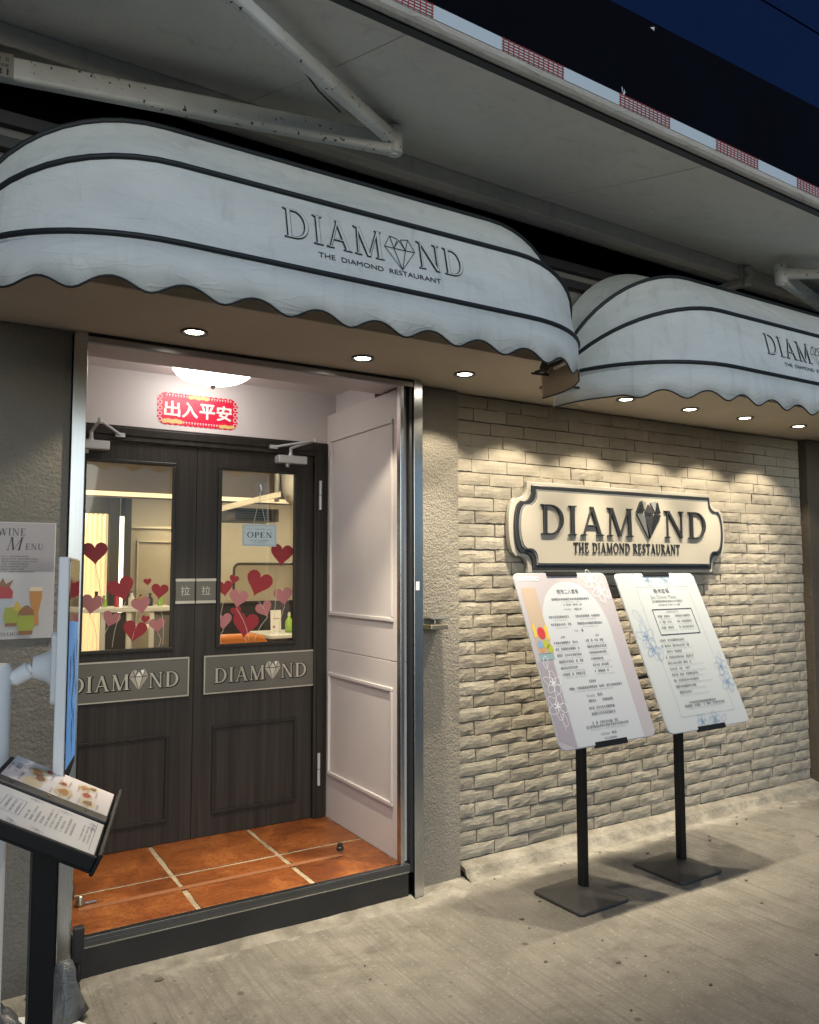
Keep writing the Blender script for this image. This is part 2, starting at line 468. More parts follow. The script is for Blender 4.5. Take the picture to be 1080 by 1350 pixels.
class MB:
    def __init__(s):
        s.v = []; s.f = []; s.mi = []; s.cur = 0
    def add(s, vs, fs):
        n = len(s.v)
        s.v += [tuple(p) for p in vs]
        s.f += [tuple(i+n for i in f) for f in fs]
        s.mi += [s.cur]*len(fs)
        return s
    def box(s, x0, x1, y0, y1, z0, z1):
        vs = [(x, y, z) for x in (x0, x1) for y in (y0, y1) for z in (z0, z1)]
        return s.add(vs, [(0, 1, 3, 2), (4, 6, 7, 5), (0, 4, 5, 1), (2, 3, 7, 6), (0, 2, 6, 4), (1, 5, 7, 3)])
    def obox(s, o, ax, ay, az):
        """box from corner o along three edge vectors"""
        o, ax, ay, az = map(Vector, (o, ax, ay, az))
        vs = [o+ax*i+ay*j+az*k for i in (0, 1) for j in (0, 1) for k in (0, 1)]
        fs = [(0, 1, 3, 2), (4, 6, 7, 5), (0, 4, 5, 1), (2, 3, 7, 6), (0, 2, 6, 4), (1, 5, 7, 3)]
        if ax.cross(ay).dot(az) < 0:
            fs = [f[::-1] for f in fs]
        return s.add(vs, fs)
    def prism(s, pts, o, u, w, d0, d1):
        """2D polygon pts in plane (o,u,w); extruded along n = u x w from d0 to d1 (d1 is the front)"""
        o, u, w = map(Vector, (o, u, w)); n = u.cross(w).normalized()
        area = sum(pts[i][0]*pts[(i+1) % len(pts)][1]-pts[(i+1) % len(pts)][0]*pts[i][1] for i in range(len(pts)))
        if area < 0: pts = pts[::-1]
        k = len(pts)
        vs = [o+u*a+w*b+n*d0 for a, b in pts]+[o+u*a+w*b+n*d1 for a, b in pts]
        fs = [tuple(range(k))[::-1], tuple(range(k, 2*k))]
        fs += [(i, (i+1) % k, (i+1) % k+k, i+k) for i in range(k)]
        return s.add(vs, fs)
    def flat(s, pts, o, u, w, d=0.0):
        o, u, w = map(Vector, (o, u, w)); n = u.cross(w).normalized()
        area = sum(pts[i][0]*pts[(i+1) % len(pts)][1]-pts[(i+1) % len(pts)][0]*pts[i][1] for i in range(len(pts)))
        if area < 0: pts = pts[::-1]
        return s.add([o+u*a+w*b+n*d for a, b in pts], [tuple(range(len(pts)))])
    def tube(s, path, r, n=8, caps=True, flat=1.0):
        path = [Vector(p) for p in path]; k = len(path)
        rr = r if isinstance(r, (list, tuple)) else [r]*k
        vs = []; ref = None
        for i, p in enumerate(path):
            t = (path[min(i+1, k-1)]-path[max(i-1, 0)]).normalized()
            if ref is None:
                a = Vector((0, 0, 1)) if abs(t.z) < 0.9 else Vector((1, 0, 0))
                ref = t.cross(a).normalized()
            else:
                ref = (ref-t*ref.dot(t)).normalized()
            b = t.cross(ref)
            for j in range(n):
                an = 2*math.pi*j/n
                vs.append(p+ref*(math.cos(an)*rr[i])+b*(math.sin(an)*rr[i]*flat))
        fs = [(i*n+j, i*n+(j+1) % n, (i+1)*n+(j+1) % n, (i+1)*n+j) for i in range(k-1) for j in range(n)]
        if caps:
            fs += [tuple(range(n))[::-1], tuple((k-1)*n+j for j in range(n))]
        return s.add(vs, fs)
    def lathe(s, prof, c, n=24, axis='z'):
        """profile (r, h) list about a vertical axis at c"""
        c = Vector(c); k = len(prof); vs = []
        for r, h in prof:
            for j in range(n):
                a = 2*math.pi*j/n
                vs.append(c+Vector((r*math.cos(a), r*math.sin(a), h)))
        fs = [(i*n+j, i*n+(j+1) % n, (i+1)*n+(j+1) % n, (i+1)*n+j) for i in range(k-1) for j in range(n)]
        fs += [tuple(range(n))[::-1], tuple((k-1)*n+j for j in range(n))]
        return s.add(vs, fs)
    def build(s, name, mats, parent=None, smooth=False, bevel=0.0, seg=2, label=None, kind=None, solid=0.0, autosmooth=None):
        me = bpy.data.meshes.new(name)
        me.from_pydata(s.v, [], s.f)
        if not isinstance(mats, (list, tuple)): mats = [mats]
        for x in mats: me.materials.append(x)
        me.polygons.foreach_set("material_index", s.mi)
        if smooth: me.polygons.foreach_set("use_smooth", [True]*len(s.f))
        me.update()
        o = bpy.data.objects.new(name, me)
        COL.objects.link(o)
        inv_parent(o, parent)
        if solid:
            md = o.modifiers.new("solid", 'SOLIDIFY'); md.thickness = solid; md.offset = -1
        if bevel:
            md = o.modifiers.new("bevel", 'BEVEL'); md.width = bevel; md.segments = seg
            md.limit_method = 'ANGLE'; md.angle_limit = R(40)
        if smooth and autosmooth:
            me.set_sharp_from_angle(angle=R(autosmooth))
        if label: o['label'] = label
        if kind: o['kind'] = kind
        return o

def rect(w, h, x=0, y=0):
    return [(x, y), (x+w, y), (x+w, y+h), (x, y+h)]

def rrect(w, h, r, x=0, y=0, n=4):
    pts = []
    for cx, cy, a0 in ((x+w-r, y+r, -90), (x+w-r, y+h-r, 0), (x+r, y+h-r, 90), (x+r, y+r, 180)):
        for i in range(n+1):
            a = R(a0+90*i/n)
            pts.append((cx+r*math.cos(a), cy+r*math.sin(a)))
    return pts

def ell(cx, cy, rx, ry, n=16):
    return [(cx+rx*math.cos(2*math.pi*i/n), cy+ry*math.sin(2*math.pi*i/n)) for i in range(n)]

def offset_poly(pts, e):
    area = sum(pts[i][0]*pts[(i+1) % len(pts)][1]-pts[(i+1) % len(pts)][0]*pts[i][1] for i in range(len(pts)))
    if area < 0: pts = pts[::-1]
    if not e: return pts
    out = []; k = len(pts)
    for i in range(k):
        p0, p1, p2 = Vector(pts[i-1]), Vector(pts[i]), Vector(pts[(i+1) % k])
        d1 = (p1-p0); d2 = (p2-p1)
        if d1.length < 1e-9 or d2.length < 1e-9:
            out.append(tuple(p1)); continue
        n1 = Vector((d1.y, -d1.x)).normalized(); n2 = Vector((d2.y, -d2.x)).normalized()
        b = n1+n2
        if b.length < 1e-6: b = n1
        b.normalize()
        q = p1+b*(e/max(0.45, b.dot(n1)))
        out.append((q.x, q.y))
    return out

# ---- serif capitals, built as outlines on a cap height of 1
def seg(x0, y0, x1, y1, w):
    d = Vector((x1-x0, y1-y0)); n = Vector((-d.y, d.x)).normalized()*(w/2)
    return [(x0-n.x, y0-n.y), (x1-n.x, y1-n.y), (x1+n.x, y1+n.y), (x0+n.x, y0+n.y)]
def hseg(x0, y0, x1, y1, w):
    """diagonal stroke with horizontal ends"""
    return [(x0-w/2, y0), (x1-w/2, y1), (x1+w/2, y1), (x0+w/2, y0)]
def serif(x, t, top=False, a=0.085, h=0.055):
    p = [(x-t/2-a, 0), (x+t/2+a, 0), (x+t/2+a, 0.022), (x+t/2+0.012, h), (x-t/2-0.012, h), (x-t/2-a, 0.022)]
    return [(q, 1-r) for q, r in p] if top else p
def bowl(x0, a, y0, y1, rx, t, n, k=12):
    ry = (y1-y0)/2; cy = (y0+y1)/2
    o = [(x0, y1)]+[(x0+a+rx*math.cos(R(90-180*i/k)), cy+ry*math.sin(R(90-180*i/k))) for i in range(k+1)]+[(x0, y0)]
    ix, iy = rx-t, ry-n
    i_ = [(x0, y0+n)]+[(x0+a+ix*math.cos(R(-90+180*i/k)), cy+iy*math.sin(R(-90+180*i/k))) for i in range(k+1)]+[(x0, y1-n)]
    return o+i_
def stroke(path, ws):
    Lf, Rt = [], []
    for i, p in enumerate(path):
        a = Vector(path[max(i-1, 0)]); b = Vector(path[min(i+1, len(path)-1)])
        d = b-a; n = Vector((-d.y, d.x)).normalized()*(ws[i]/2)
        Lf.append((p[0]+n.x, p[1]+n.y)); Rt.append((p[0]-n.x, p[1]-n.y))
    return Lf+Rt[::-1]
def glyph(ch, t=0.13, n=0.05):
    if ch == 'I': return [hseg(.19, 0, .19, 1, t), serif(.19, t), serif(.19, t, 1)], .38
    if ch == 'D': return [hseg(.20, 0, .20, 1, t), serif(.20, t), serif(.20, t, 1), bowl(.20+t/2-.01, .13, 0, 1, .44, t, n)], .88
    if ch == 'A': return [hseg(.13, 0, .43, 1, n), hseg(.72, 0, .415, 1.0, t), seg(.24, .34, .62, .34, n), serif(.13, n), serif(.72, t*.9)], .85
    if ch == 'M': return [hseg(.17, 0, .20, 1, n), hseg(.54, 0, .215, 1, t), hseg(.54, 0, .90, 1, n), hseg(.93, 0, .90, 1, t), serif(.17, n), serif(.93, t), serif(.18, n*1.5, 1, .07), serif(.92, t*.8, 1, .06)], 1.10
    if ch == 'N': return [hseg(.18, 0, .18, 1, n), hseg(.77, 0, .20, 1, t), hseg(.77, 0, .77, 1, n), serif(.18, n), serif(.16, n, 1), serif(.77, n, 1)], .94
    if ch == 'T': return [hseg(.38, 0, .38, 1, t), serif(.38, t), [(.04, 1), (.72, 1), (.72, 1-n), (.04, 1-n)], [(.04, 1), (.04, .76), (.07, .76), (.12, 1)], [(.72, 1), (.72, .76), (.69, .76), (.64, 1)]], .76
    if ch == 'H': return [hseg(.19, 0, .19, 1, t), hseg(.69, 0, .69, 1, t), seg(.19, .52, .69, .52, n), serif(.19, t), serif(.69, t), serif(.19, t, 1), serif(.69, t, 1)], .88
    if ch == 'E': return [hseg(.19, 0, .19, 1, t), serif(.19, t), serif(.19, t, 1), [(.19, 1), (.62, 1), (.62, 1-n), (.19, 1-n)], [(.19, n), (.64, n), (.64, 0), (.19, 0)], seg(.19, .52, .50, .52, n), [(.62, 1), (.62, .77), (.59, .77), (.54, 1)], [(.64, 0), (.66, .25), (.63, .25), (.55, 0)], [(.50, .40), (.50, .64), (.47, .62), (.47, .42)]], .70
    if ch == 'P': return [hseg(.19, 0, .19, 1, t), serif(.19, t), serif(.19, t, 1), bowl(.19+t/2-.01, .12, .44, 1, .28, t, n)], .68
    if ch == 'R': return [hseg(.19, 0, .19, 1, t), serif(.19, t), serif(.19, t, 1), bowl(.19+t/2-.01, .12, .48, 1, .27, t, n), hseg(.70, 0, .38, .50, t), serif(.72, t*.8, 0, .06)], .80
    if ch == 'U': return [hseg(.19, .3, .19, 1, t), hseg(.70, .3, .70, 1, n), serif(.19, t, 1), serif(.70, n, 1), stroke([(.19, .32), (.20, .18), (.27, .07), (.44, .02), (.60, .07), (.69, .18), (.70, .32)], [t, t*.95, t*.85, n*1.4, n*1.1, n, n])], .88
    if ch == 'O': 
        k = 24
        o = [(.46+.44*math.cos(2*math.pi*i/k), .5+.52*math.sin(2*math.pi*i/k)) for i in range(k+1)]
        i_ = [(.46+(.44-t)*math.cos(2*math.pi*i/k), .5+(.52-n)*math.sin(2*math.pi*i/k)) for i in range(k+1)]
        return [o[:k//2+1]+i_[:k//2+1][::-1], o[k//2:]+i_[k//2:][::-1]], .92
    if ch == 'S': return [stroke([(.50, .78), (.45, .91), (.30, .98), (.15, .90), (.11, .76), (.17, .63), (.31, .53), (.45, .43), (.52, .28), (.47, .11), (.30, .02), (.14, .09), (.08, .24)], [n*.6, n, n*1.1, t*.6, t*.8, t*.9, t, t, t*.9, t*.7, n*1.2, n, n*.6]), [(.49, .74), (.53, .74), (.53, 1), (.49, .95)], [(.07, .28), (.11, .28), (.11, .05), (.07, 0)]], .62
    if ch == 'W': return [hseg(.33, 0, .10, 1, t), hseg(.33, 0, .55, 1, n), hseg(.78, 0, .55, 1, t), hseg(.78, 0, 1.0, 1, n), serif(.10, t, 1, .06), serif(1.0, n, 1, .07)], 1.12
    if ch == 'G': 
        return [stroke([(.78, .76), (.68, .92), (.48, 1.0), (.24, .9), (.12, .5), (.24, .1), (.48, 0), (.68, .05), (.77, .14)], [n, n, n, t*.8, t, t*.8, n, n, n]), hseg(.77, .05, .77, .42, t*.9)], .92
    return [], .36

def serif_width(text, sp):
    return sum(glyph(c)[1]+sp for c in text)-sp
def serif_text(mb, text, o, u, w, h, depth=0.0, base=0.0, t=0.13, n=0.05, sp=0.06, e=0.0, width=None, wscale=1.0, gap=None, center=False, only=None):
    """lay serif capitals from o along unit u, up unit w, cap height h; '#' leaves room for the diamond. returns x of '#'"""
    x = 0.0; dx = None
    tot = sum((gap if c == '#' else glyph(c, t, n)[1])+sp for c in text)-sp
    k = h*wscale
    if width: k = width/tot
    x0 = -tot*k/2 if center else 0
    cnt = 0
    for ci, c in enumerate(text):
        if c == '#':
            dx = x0+(x+gap/2)*k; x += gap+sp; continue
        polys, adv = glyph(c, t, n)
        for pl in (polys if only is None or only == ci else []):
            cnt += 1
            pl = offset_poly([((x+a)*k+x0, b*h) for a, b in pl], e)
            dd = base+depth+0.00012*(cnt % 6)
            if depth: mb.prism(pl, o, u, w, base, dd)
            else: mb.flat(pl, o, u, w, base+0.00012*(cnt % 6))
        x += adv+sp
    return dx, tot*k

FONT_CACHE = {}
def font_mesh(text, bold=False):
    if text in FONT_CACHE: return FONT_CACHE[text]
    c = bpy.data.curves.new("t", 'FONT'); c.body = text; c.resolution_u = 3
    ob = bpy.data.objects.new("t", c); COL.objects.link(ob)
    bpy.context.view_layer.update()
    me = bpy.data.meshes.new_from_object(ob.evaluated_get(bpy.context.evaluated_depsgraph_get()))
    vs = [(v.co.x, v.co.y) for v in me.vertices]; fs = [tuple(p.vertices) for p in me.polygons]
    COL.objects.unlink(ob); bpy.data.objects.remove(ob); bpy.data.curves.remove(c); bpy.data.meshes.remove(me)
    xs = [a for a, b in vs]; ys = [b for a, b in vs]
    r = ([(a-min(xs), b-min(ys)) for a, b in vs], fs, max(xs)-min(xs), max(ys)-min(ys))
    FONT_CACHE[text] = r
    return r
def font_text(mb, text, o, u, w, width=None, height=None, base=0.0, center=True, slant=0.0, xs=1.0):
    vs, fs, W, H = font_mesh(text)
    o, u, w = map(Vector, (o, u, w)); n = u.cross(w).normalized()
    k = width/W if width else height/H
    kh = (height/H) if height else k
    off = -W*k/2 if center else 0
    mb.add([o+u*(a*k+off+slant*b*kh)+w*(b*kh)+n*base for a, b in vs], fs)

def diamond_facets():
    Lp, Rp, TL, TR, TM = (-.5, .64), (.5, .64), (-.30, 1.0), (.30, 1.0), (0, .93)
    a, b, B = (-.19, .63), (.19, .63), (0, -.06)
    TLm, TRm = (-.045, .95), (.045, .95)
    return [[Lp, TL, a], [TL, TLm, a], [TM, a, b], [TRm, TR, b], [TR, Rp, b], [Lp, a, B], [a, b, B], [b, Rp, B]]
def diamond_solid(mb, c, u, w, size, base, depth, shrink=0.02, alt=()):
    """eight raised facets, each a little pyramid, so they catch light differently"""
    c, u, w = map(Vector, (c, u, w)); n = u.cross(w).normalized()
    for i, f in enumerate(diamond_facets()):
        f = offset_poly(f, -shrink)
        cx = sum(p[0] for p in f)/3; cy = sum(p[1] for p in f)/3
        lo = [c+u*(p[0]*size)+w*(p[1]*size)+n*base for p in f]
        hi = [c+u*(p[0]*size)+w*(p[1]*size)+n*(base+depth*(0.35+0.65*(0.5+0.5*math.sin(i*2.4+j*1.9)))) for j, p in enumerate(f)]
        k = 3
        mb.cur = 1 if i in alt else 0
        mb.add(lo+hi, [(3, 4, 5)]+[(j, (j+1) % k, (j+1) % k+k, j+k) for j in range(k)])
def diamond_lines(mb, c, u, w, size, base, lw):
    k = 0
    for f in diamond_facets():
        for i in range(3):
            a, b = f[i], f[(i+1) % 3]
            k += 1
            mb.flat([(p[0]*size, p[1]*size) for p in seg(*a, *b, lw)], c, u, w, base+0.0001*(k % 7))

X_, Y_, Z_ = Vector((1, 0, 0)), Vector((0, 1, 0)), Vector((0, 0, 1))
# facade-facing frame: u = +X, w = +Z gives n = -Y (towards the street)

def greek(mb, o, u, w, x0, x1, y, h, base, rng, cw=None, fill=1.0):
    """a line of illegibly small print: a few strokes for each character"""
    cw = cw or h
    x = x0; k = 0
    while x+cw*0.8 < x1:
        if rng.random() > 0.10:
            ww = cw*(0.62+0.2*rng.random())
            for yy in ((0.02, 0.46, 0.84) if rng.random() < .6 else (0.20, 0.70)):
                k += 1
                mb.flat(rect(ww, h*0.14, x+cw*.05*rng.random(), y+h*(yy+.04*rng.random())), o, u, w, base+0.00008*(k % 5))
            for xx in ((0.08, 0.58) if rng.random() < .5 else (0.34,)):
                k += 1
                mb.flat(rect(cw*0.13, h*(0.7+0.3*rng.random()), x+cw*(xx+.06*rng.random()), y+h*.05), o, u, w, base+0.00008*(k % 5))
        x += cw
def copy_tree(o, parent=None):
    c = o.copy(); COL.objects.link(c)
    if parent is not None: c.parent = parent
    for ch in list(o.children): copy_tree(ch, c)
    return c

# ================================================================== SETTING
# pavement: one sheet, finer and slightly uneven close to the shop
mb = MB()
xs = [-60, -20, -6, -2]+[i*0.25 for i in range(-4, 33)]+[10, 14, 30, 90]
ys = [-60, -20, -9, -6, -4]+[-3+i*0.2 for i in range(0, 18)]+[1.0]
vs = []
for y in ys:
    for x in xs:
        z = 0
        if -3 < y < 0.3 and -1 < x < 8:
            z = 0.008*noise.noise(Vector((x*0.9, y*1.3, 0)))
        vs.append((x, y, z))
nx = len(xs)
mb.add(vs, [(j*nx+i, j*nx+i+1, (j+1)*nx+i+1, (j+1)*nx+i) for j in range(len(ys)-1) for i in range(nx-1)])
o = mb.build('pavement', M['pavement'], smooth=True); o['kind'] = 'structure'

# mortar fillet along the foot of the wall (uneven top)
mb = MB()
def fillet(x0, x1, yb, prof, step=0.06):
    n = int((x1-x0)/step); vs = []
    for i in range(n+1):
        x = x0+(x1-x0)*i/n
        for y, z in prof:
            j = 0.005*noise.noise(Vector((x*3, y*5, z*7)))+0.003*noise.noise(Vector((x*13, y*9, 1)))
            vs.append((x, yb+y-abs(j)*0.8 if y else yb, max(-.01, z+j*(1 if z > 0 else .2))))
    k = len(prof)
    mb.add(vs, [(i*k+j, i*k+j+1, (i+1)*k+j+1, (i+1)*k+j) for i in range(n) for j in range(k-1)]+[tuple(range(k))])
fillet(2.281, 5.24, 0.03, [(0, .066), (-.030, .066), (-.088, .050), (-.098, .042), (-.108, .012), (-.135, .003), (-.16, -.01)])
fillet(0.50, 1.94, -0.115, [(0, .018), (-.02, .014), (-.06, .003), (-.09, -.012)])
o = mb.build('kerb_fillet', M['screed'], smooth=True); o['kind'] = 'structure'

# bits of grit and leaf litter on the pavement
mb = MB(); rl = random.Random(91)
for k in range(90):
    x = rl.uniform(.3, 6.0); y = -rl.random()**1.6*1.9-.14; s_ = rl.uniform(.003, .009) if k > 8 else rl.uniform(.010, .018)
    n_ = 5; a0 = rl.random()*6
    mb.prism([(s_*rl.uniform(.5, 1)*math.cos(a0+i*2*math.pi/n_)*1.4, s_*rl.uniform(.5, 1)*math.sin(a0+i*2*math.pi/n_)) for i in range(n_)], (x, y, .001+.008*noise.noise(Vector((x*0.9, y*1.3, 0)))), X_, Y_, 0, rl.uniform(.002, .005))
M['litter'] = mat('litter_brown', (.09, .075, .055), .8)
o = mb.build('litter', M['litter'], kind='stuff'); o['label'] = 'scattered grit and leaf bits on the concrete pavement'; o['category'] = 'litter'
# soffit over the pavement + wall above
mb = MB(); mb.box(0.0, 5.75, -0.685, 0.20, 2.415, 2.50)
o = mb.build('porch_ceiling', M['soffit'], bevel=0.004); o['kind'] = 'structure'
mb = MB(); mb.box(-1.6, 0.0, -0.66, 0.20, 2.42, 2.50)
o = mb.build('porch_ceiling', M['soffit']); o['kind'] = 'structure'

up = thing('upper_wall', 'black upper storey wall with a dark blue band above the sunshade', 'wall', (3, -0.45, 2.5))
mb = MB(); mb.box(-3, 9.5, -0.66, 0.6, 2.503, 2.905)
mb.build('fascia', M['fascia'], up)
mb = MB(); mb.box(-3, 9.5, -0.46, 0.6, 2.91, 4.52)
mb.build('black_band', M['upper_black'], up)
for k in range(3):
    MB().box(-3+k*4.2, -3+k*4.2+4.19, -0.45, 0.6, 4.523, 5.05).build('blue_panel', M['upper_blue'], up)
    MB().box(-3+k*4.2, -3+k*4.2+4.19, -0.45, 0.6, 5.065, 7.5).build('blue_panel', M['upper_blue'], up)
MB().box(-3, 9.5, -0.70, -0.655, 2.78, 2.815).build('cable_trunking', M['black_plastic'], up)
MB().box(-3, 9.5, -0.69, -0.655, 2.86, 2.90).build('cable_trunking', M['black_plastic'], up)
# flakes of old paint on the black band
rng = random.Random(3)
mb = MB()
for x, z, s in ((2.05, 4.0, .03), (3.05, 4.05, .03), (3.3, 4.5, .035), (2.5, 3.86, .012), (1.8, 4.05, .012), (3.9, 3.7, .012)):
    for q in range(3):
        mb.flat([(rng.uniform(-s, s)*.6, rng.uniform(-s, s)) for _ in range(3)], (x+q*.012, -0.462-q*.0006, z-q*.018), X_, Z_)
mb.build('paint_flake', M['white_line'], up, kind='stuff')

# ---------------------------------------------------------------- walls beside the entrance
w = thing('stucco_wall', 'dark grey rough stucco wall left of the entrance, carrying the drinks poster', 'wall', (0, -0.1, 0))
MB().box(-3.0, 0.438, -0.105, 0.25, -0.02, 2.412).build('wall_face', M['stucco_left'], w, bevel=0.004)
w = thing('stucco_pillar', 'tan stucco pillar between the steel door frame and the brick wall', 'pillar', (2.14, 0, 0))
MB().box(2.008, 2.278, -0.035, 0.25, -0.02, 2.412).build('pillar_face', M['stucco_pillar'], w, bevel=0.006)
w = thing('stucco_pillar', 'brown stucco pillar closing the right end of the brick wall', 'pillar', (5.6, 0, 0))
MB().box(5.242, 8.5, -0.06, 0.25, -0.02, 2.412).build('pillar_face', M['stucco_right'], w, bevel=0.006)

# ---------------------------------------------------------------- brick wall, brick by brick
bw = thing('brick_wall', 'cream split face brick wall lit from above beside the entrance', 'wall', (3.76, 0, 0))
MB().box(2.2785, 5.2415, 0.0070, 0.22, 0.02, 2.411).build('mortar_bed', M['mortar'], bw)
def brick_mesh(seed, rough, mtl):
    r = random.Random(seed)
    W, H, D = 0.5, 0.5, 0.03      # unit brick: scaled by the object
    nxx, nzz = 5, 3
    vs = []; fs = []
    for j in range(nzz+1):
        for i in range(nxx+1):
            x = -W+2*W*i/nxx; z = -H+2*H*j/nzz
            edge = i in (0, nxx) or j in (0, nzz)
            y = -0.012-(r.random()*rough if not edge else r.random()*rough*0.6-0.0026)
            jx = (r.random()-.5)*0.02*(1 if edge else 2); jz = (r.random()-.5)*(0.11 if edge else 0.14)*min(1, rough/0.004+0.2)
            if i in (0, nxx): jx *= 0.8
            vs.append((x+jx, y, z+jz))
    def id_(i, j): return j*(nxx+1)+i
    for j in range(nzz):
        for i in range(nxx):
            fs.append((id_(i, j), id_(i+1, j), id_(i+1, j+1), id_(i, j+1)))
    ring = [id_(i, 0) for i in range(nxx+1)]+[id_(nxx, j) for j in range(1, nzz+1)]+[id_(i, nzz) for i in range(nxx-1, -1, -1)]+[id_(0, j) for j in range(nzz-1, 0, -1)]
    n0 = len(vs)
    for k in ring:
        vs.append((vs[k][0]*1.0, 0.014, vs[k][2]))
    kk = len(ring)
    for a in range(kk):
        b = (a+1) % kk
        fs.append((ring[b], ring[a], n0+a, n0+b))
    me = bpy.data.meshes.new('brick'); me.from_pydata(vs, [], fs)
    me.materials.append(mtl)
    me.update()
    return me
rough_meshes = [brick_mesh(100+i, 0.0026, M['brick']) for i in range(24)]
mid_meshes = [brick_mesh(200+i, 0.0020, M['brick']) for i in range(16)]
smooth_meshes = [brick_mesh(300+i, 0.0012, M['brick_smooth']) for i in range(16)]
rng = random.Random(11)
ROWS = 35
Z0, Z1 = 0.066, 2.408
rh = (Z1-Z0)/ROWS
bricks = []
for r_ in range(ROWS):
    zc = Z0+(r_+.5)*rh
    x = 2.281
    first = 0.225 if r_ % 2 == 0 else 0.11
    fi = True
    while x < 5.236:
        L_ = (first if fi else 0.222)*rng.uniform(0.90, 1.12)
        fi = False
        if x+L_ > 5.236 or 5.236-(x+L_) < 0.05: L_ = 5.236-x
        bricks.append((x, L_, zc, r_))
        x += L_
def brick_key(b):
    return b[0]+0.10*abs(b[2]-1.5)
order = sorted(range(len(bricks)), key=lambda i: brick_key(bricks[i]))
single = set(order[:299])
rest = MB(); rest_mats = [M['brick'], M['brick_smooth']]
for i, (x, L_, zc, r_) in enumerate(bricks):
    t_ = (zc-1.55)/0.5+rng.uniform(-.35, .35)
    pool = rough_meshes if t_ < 0.1 else (mid_meshes if t_ < 0.75 else smooth_meshes)
    me = pool[rng.randrange(len(pool))]
    gap = 0.006 if t_ < 0.75 else 0.004
    sx = L_-gap; sz = rh-gap*rng.uniform(0.8, 1.4)
    loc = (x+L_/2, 0.010-rng.uniform(0, 0.007 if t_ < .75 else 0.003), zc+rng.uniform(-.0015, .0015))
    fl = 1 if rng.random() < .5 else -1
    ry = rng.uniform(-.012, .012) if t_ < .75 else rng.uniform(-.004, .004)
    if i in single:
        o = bpy.data.objects.new('brick', me); COL.objects.link(o)
        o.location = loc; o.scale = (sx, 1, sz); o.rotation_euler = (0, ry, 0)
        inv_parent(o, bw)
    else:
        rest.cur = 1 if pool is smooth_meshes else 0
        cr, sr = math.cos(ry), math.sin(ry)
        vs = []
        for v_ in me.vertices:
            a, b, c = v_.co.x*sx, v_.co.y, v_.co.z*sz
            vs.append((loc[0]+a*cr+c*sr, loc[1]+b, loc[2]-a*sr+c*cr))
        rest.add(vs, [tuple(p.vertices) for p in me.polygons])
o = rest.build('brick', rest_mats, bw); o['kind'] = 'stuff'

# ---------------------------------------------------------------- entrance: step, floor, vestibule walls
st = thing('entrance_step', 'terracotta tiled entrance step with a dark riser and steel nosing', 'step', (1.2, 0, 0))
MB().box(0.50, 1.925, -0.122, 0.74, -0.02, 0.146).build('riser', M['riser'], st, bevel=0.003)
mb = MB(); mb.box(0.50, 1.925, -0.134, -0.104, 0.1465, 0.161); mb.box(0.50, 1.925, -0.134, -0.124, 0.128, 0.1464)
mb.build('nosing', M['steel_dark'], st, bevel=0.0015)
MB().box(0.50, 1.925, -0.126, -0.1235, 0.12, 0.1275).build('nosing_edge', M['steel'], st)
MB().box(0.501, 1.924, -0.103, 0.74, 0.1465, 0.1560).build('grout_bed', M['grout'], st)
rng = random.Random(4)
cols = [(0.503, 0.954), (0.976, 1.448), (1.470, 1.896)]
rows = [(-0.100, 0.286), (0.306, 0.738)]
for a, b in cols:
    for c, d in rows:
        mb = MB(); n = 5
        p = []
        for (x0, y0), (x1, y1) in (((a, c), (b, c)), ((b, c), (b, d)), ((b, d), (a, d)), ((a, d), (a, c))):
            for i in range(n):
                t = i/n
                jj = 0.0028 if i else 0.001
                p.append((x0+(x1-x0)*t+rng.uniform(-jj, jj), y0+(y1-y0)*t+rng.uniform(-jj, jj)))
        mb.prism(p, (0, 0, 0), X_, Y_, 0.150, 0.1605+rng.uniform(-.0006, .0006))
        mb.build('tile', M['terracotta'], st, bevel=0.0022)
mb = MB(); mb.box(0.555, 1.715, 0.118, 0.152, 0.1612, 0.1622)
mb.build('floor_strip', M['strip'], st)

ds = thing('door_stop', 'small round black and steel door stop on the terracotta floor', 'door stop', (1.72, 0.14, 0.16))
mb = MB(); mb.lathe([(0.0, 0), (.017, 0), (.017, .012), (.012, .016), (.012, .03), (.0, .032)], (1.735, 0.20, 0.161), 14)
mb.build('rubber_cap', M['black_plastic'], ds, smooth=True, autosmooth=40)
MB().lathe([(.0, 0), (.010, 0), (.010, .004), (0, .0041)], (1.715, 0.155, 0.1648), 10).build('floor_plate', M['steel'], ds)
ds = thing('floor_bolt', 'round steel bolt knob on the floor beside the left door post', 'bolt', (0.56, 0.17, 0.16))
mb = MB(); mb.lathe([(0, 0), (.018, 0), (.020, .010), (.014, .022), (.016, .034), (.0, .042)], (0.565, 0.175, 0.161), 14)
mb.build('knob', M['brass'], ds, smooth=True)
MB().box(0.575, 0.63, 0.17, 0.18, 0.163, 0.172).build('latch', M['steel'], ds, bevel=.002)

pw = thing('porch_wall', 'white wall above the dark double doors', 'wall', (1.2, .72, 2.2))
MB().box(0.30, 2.0, 0.722, 0.86, 2.213, 2.515).build('wall_face', M['porch_white'], pw)
MB().box(0.30, 0.44, 0.26, 0.86, 0.0, 2.515).build('side_wall', M['porch_white'], pw)
MB().box(1.955, 2.007, 0.26, 0.86, 0.0, 2.515).build('side_wall', M['porch_white'], pw)
mb = MB(); mb.box(0.30, 2.0, 0.12, 0.722, 2.495, 2.515)
o = mb.build('porch_ceiling', M['porch_white']); o['kind'] = 'structure'
mb = MB(); mb.box(0.492, 1.954, -0.098, 0.118, 2.382, 2.4145)
o = mb.build('porch_ceiling', M['porch_white'], bevel=.003); o['kind'] = 'structure'

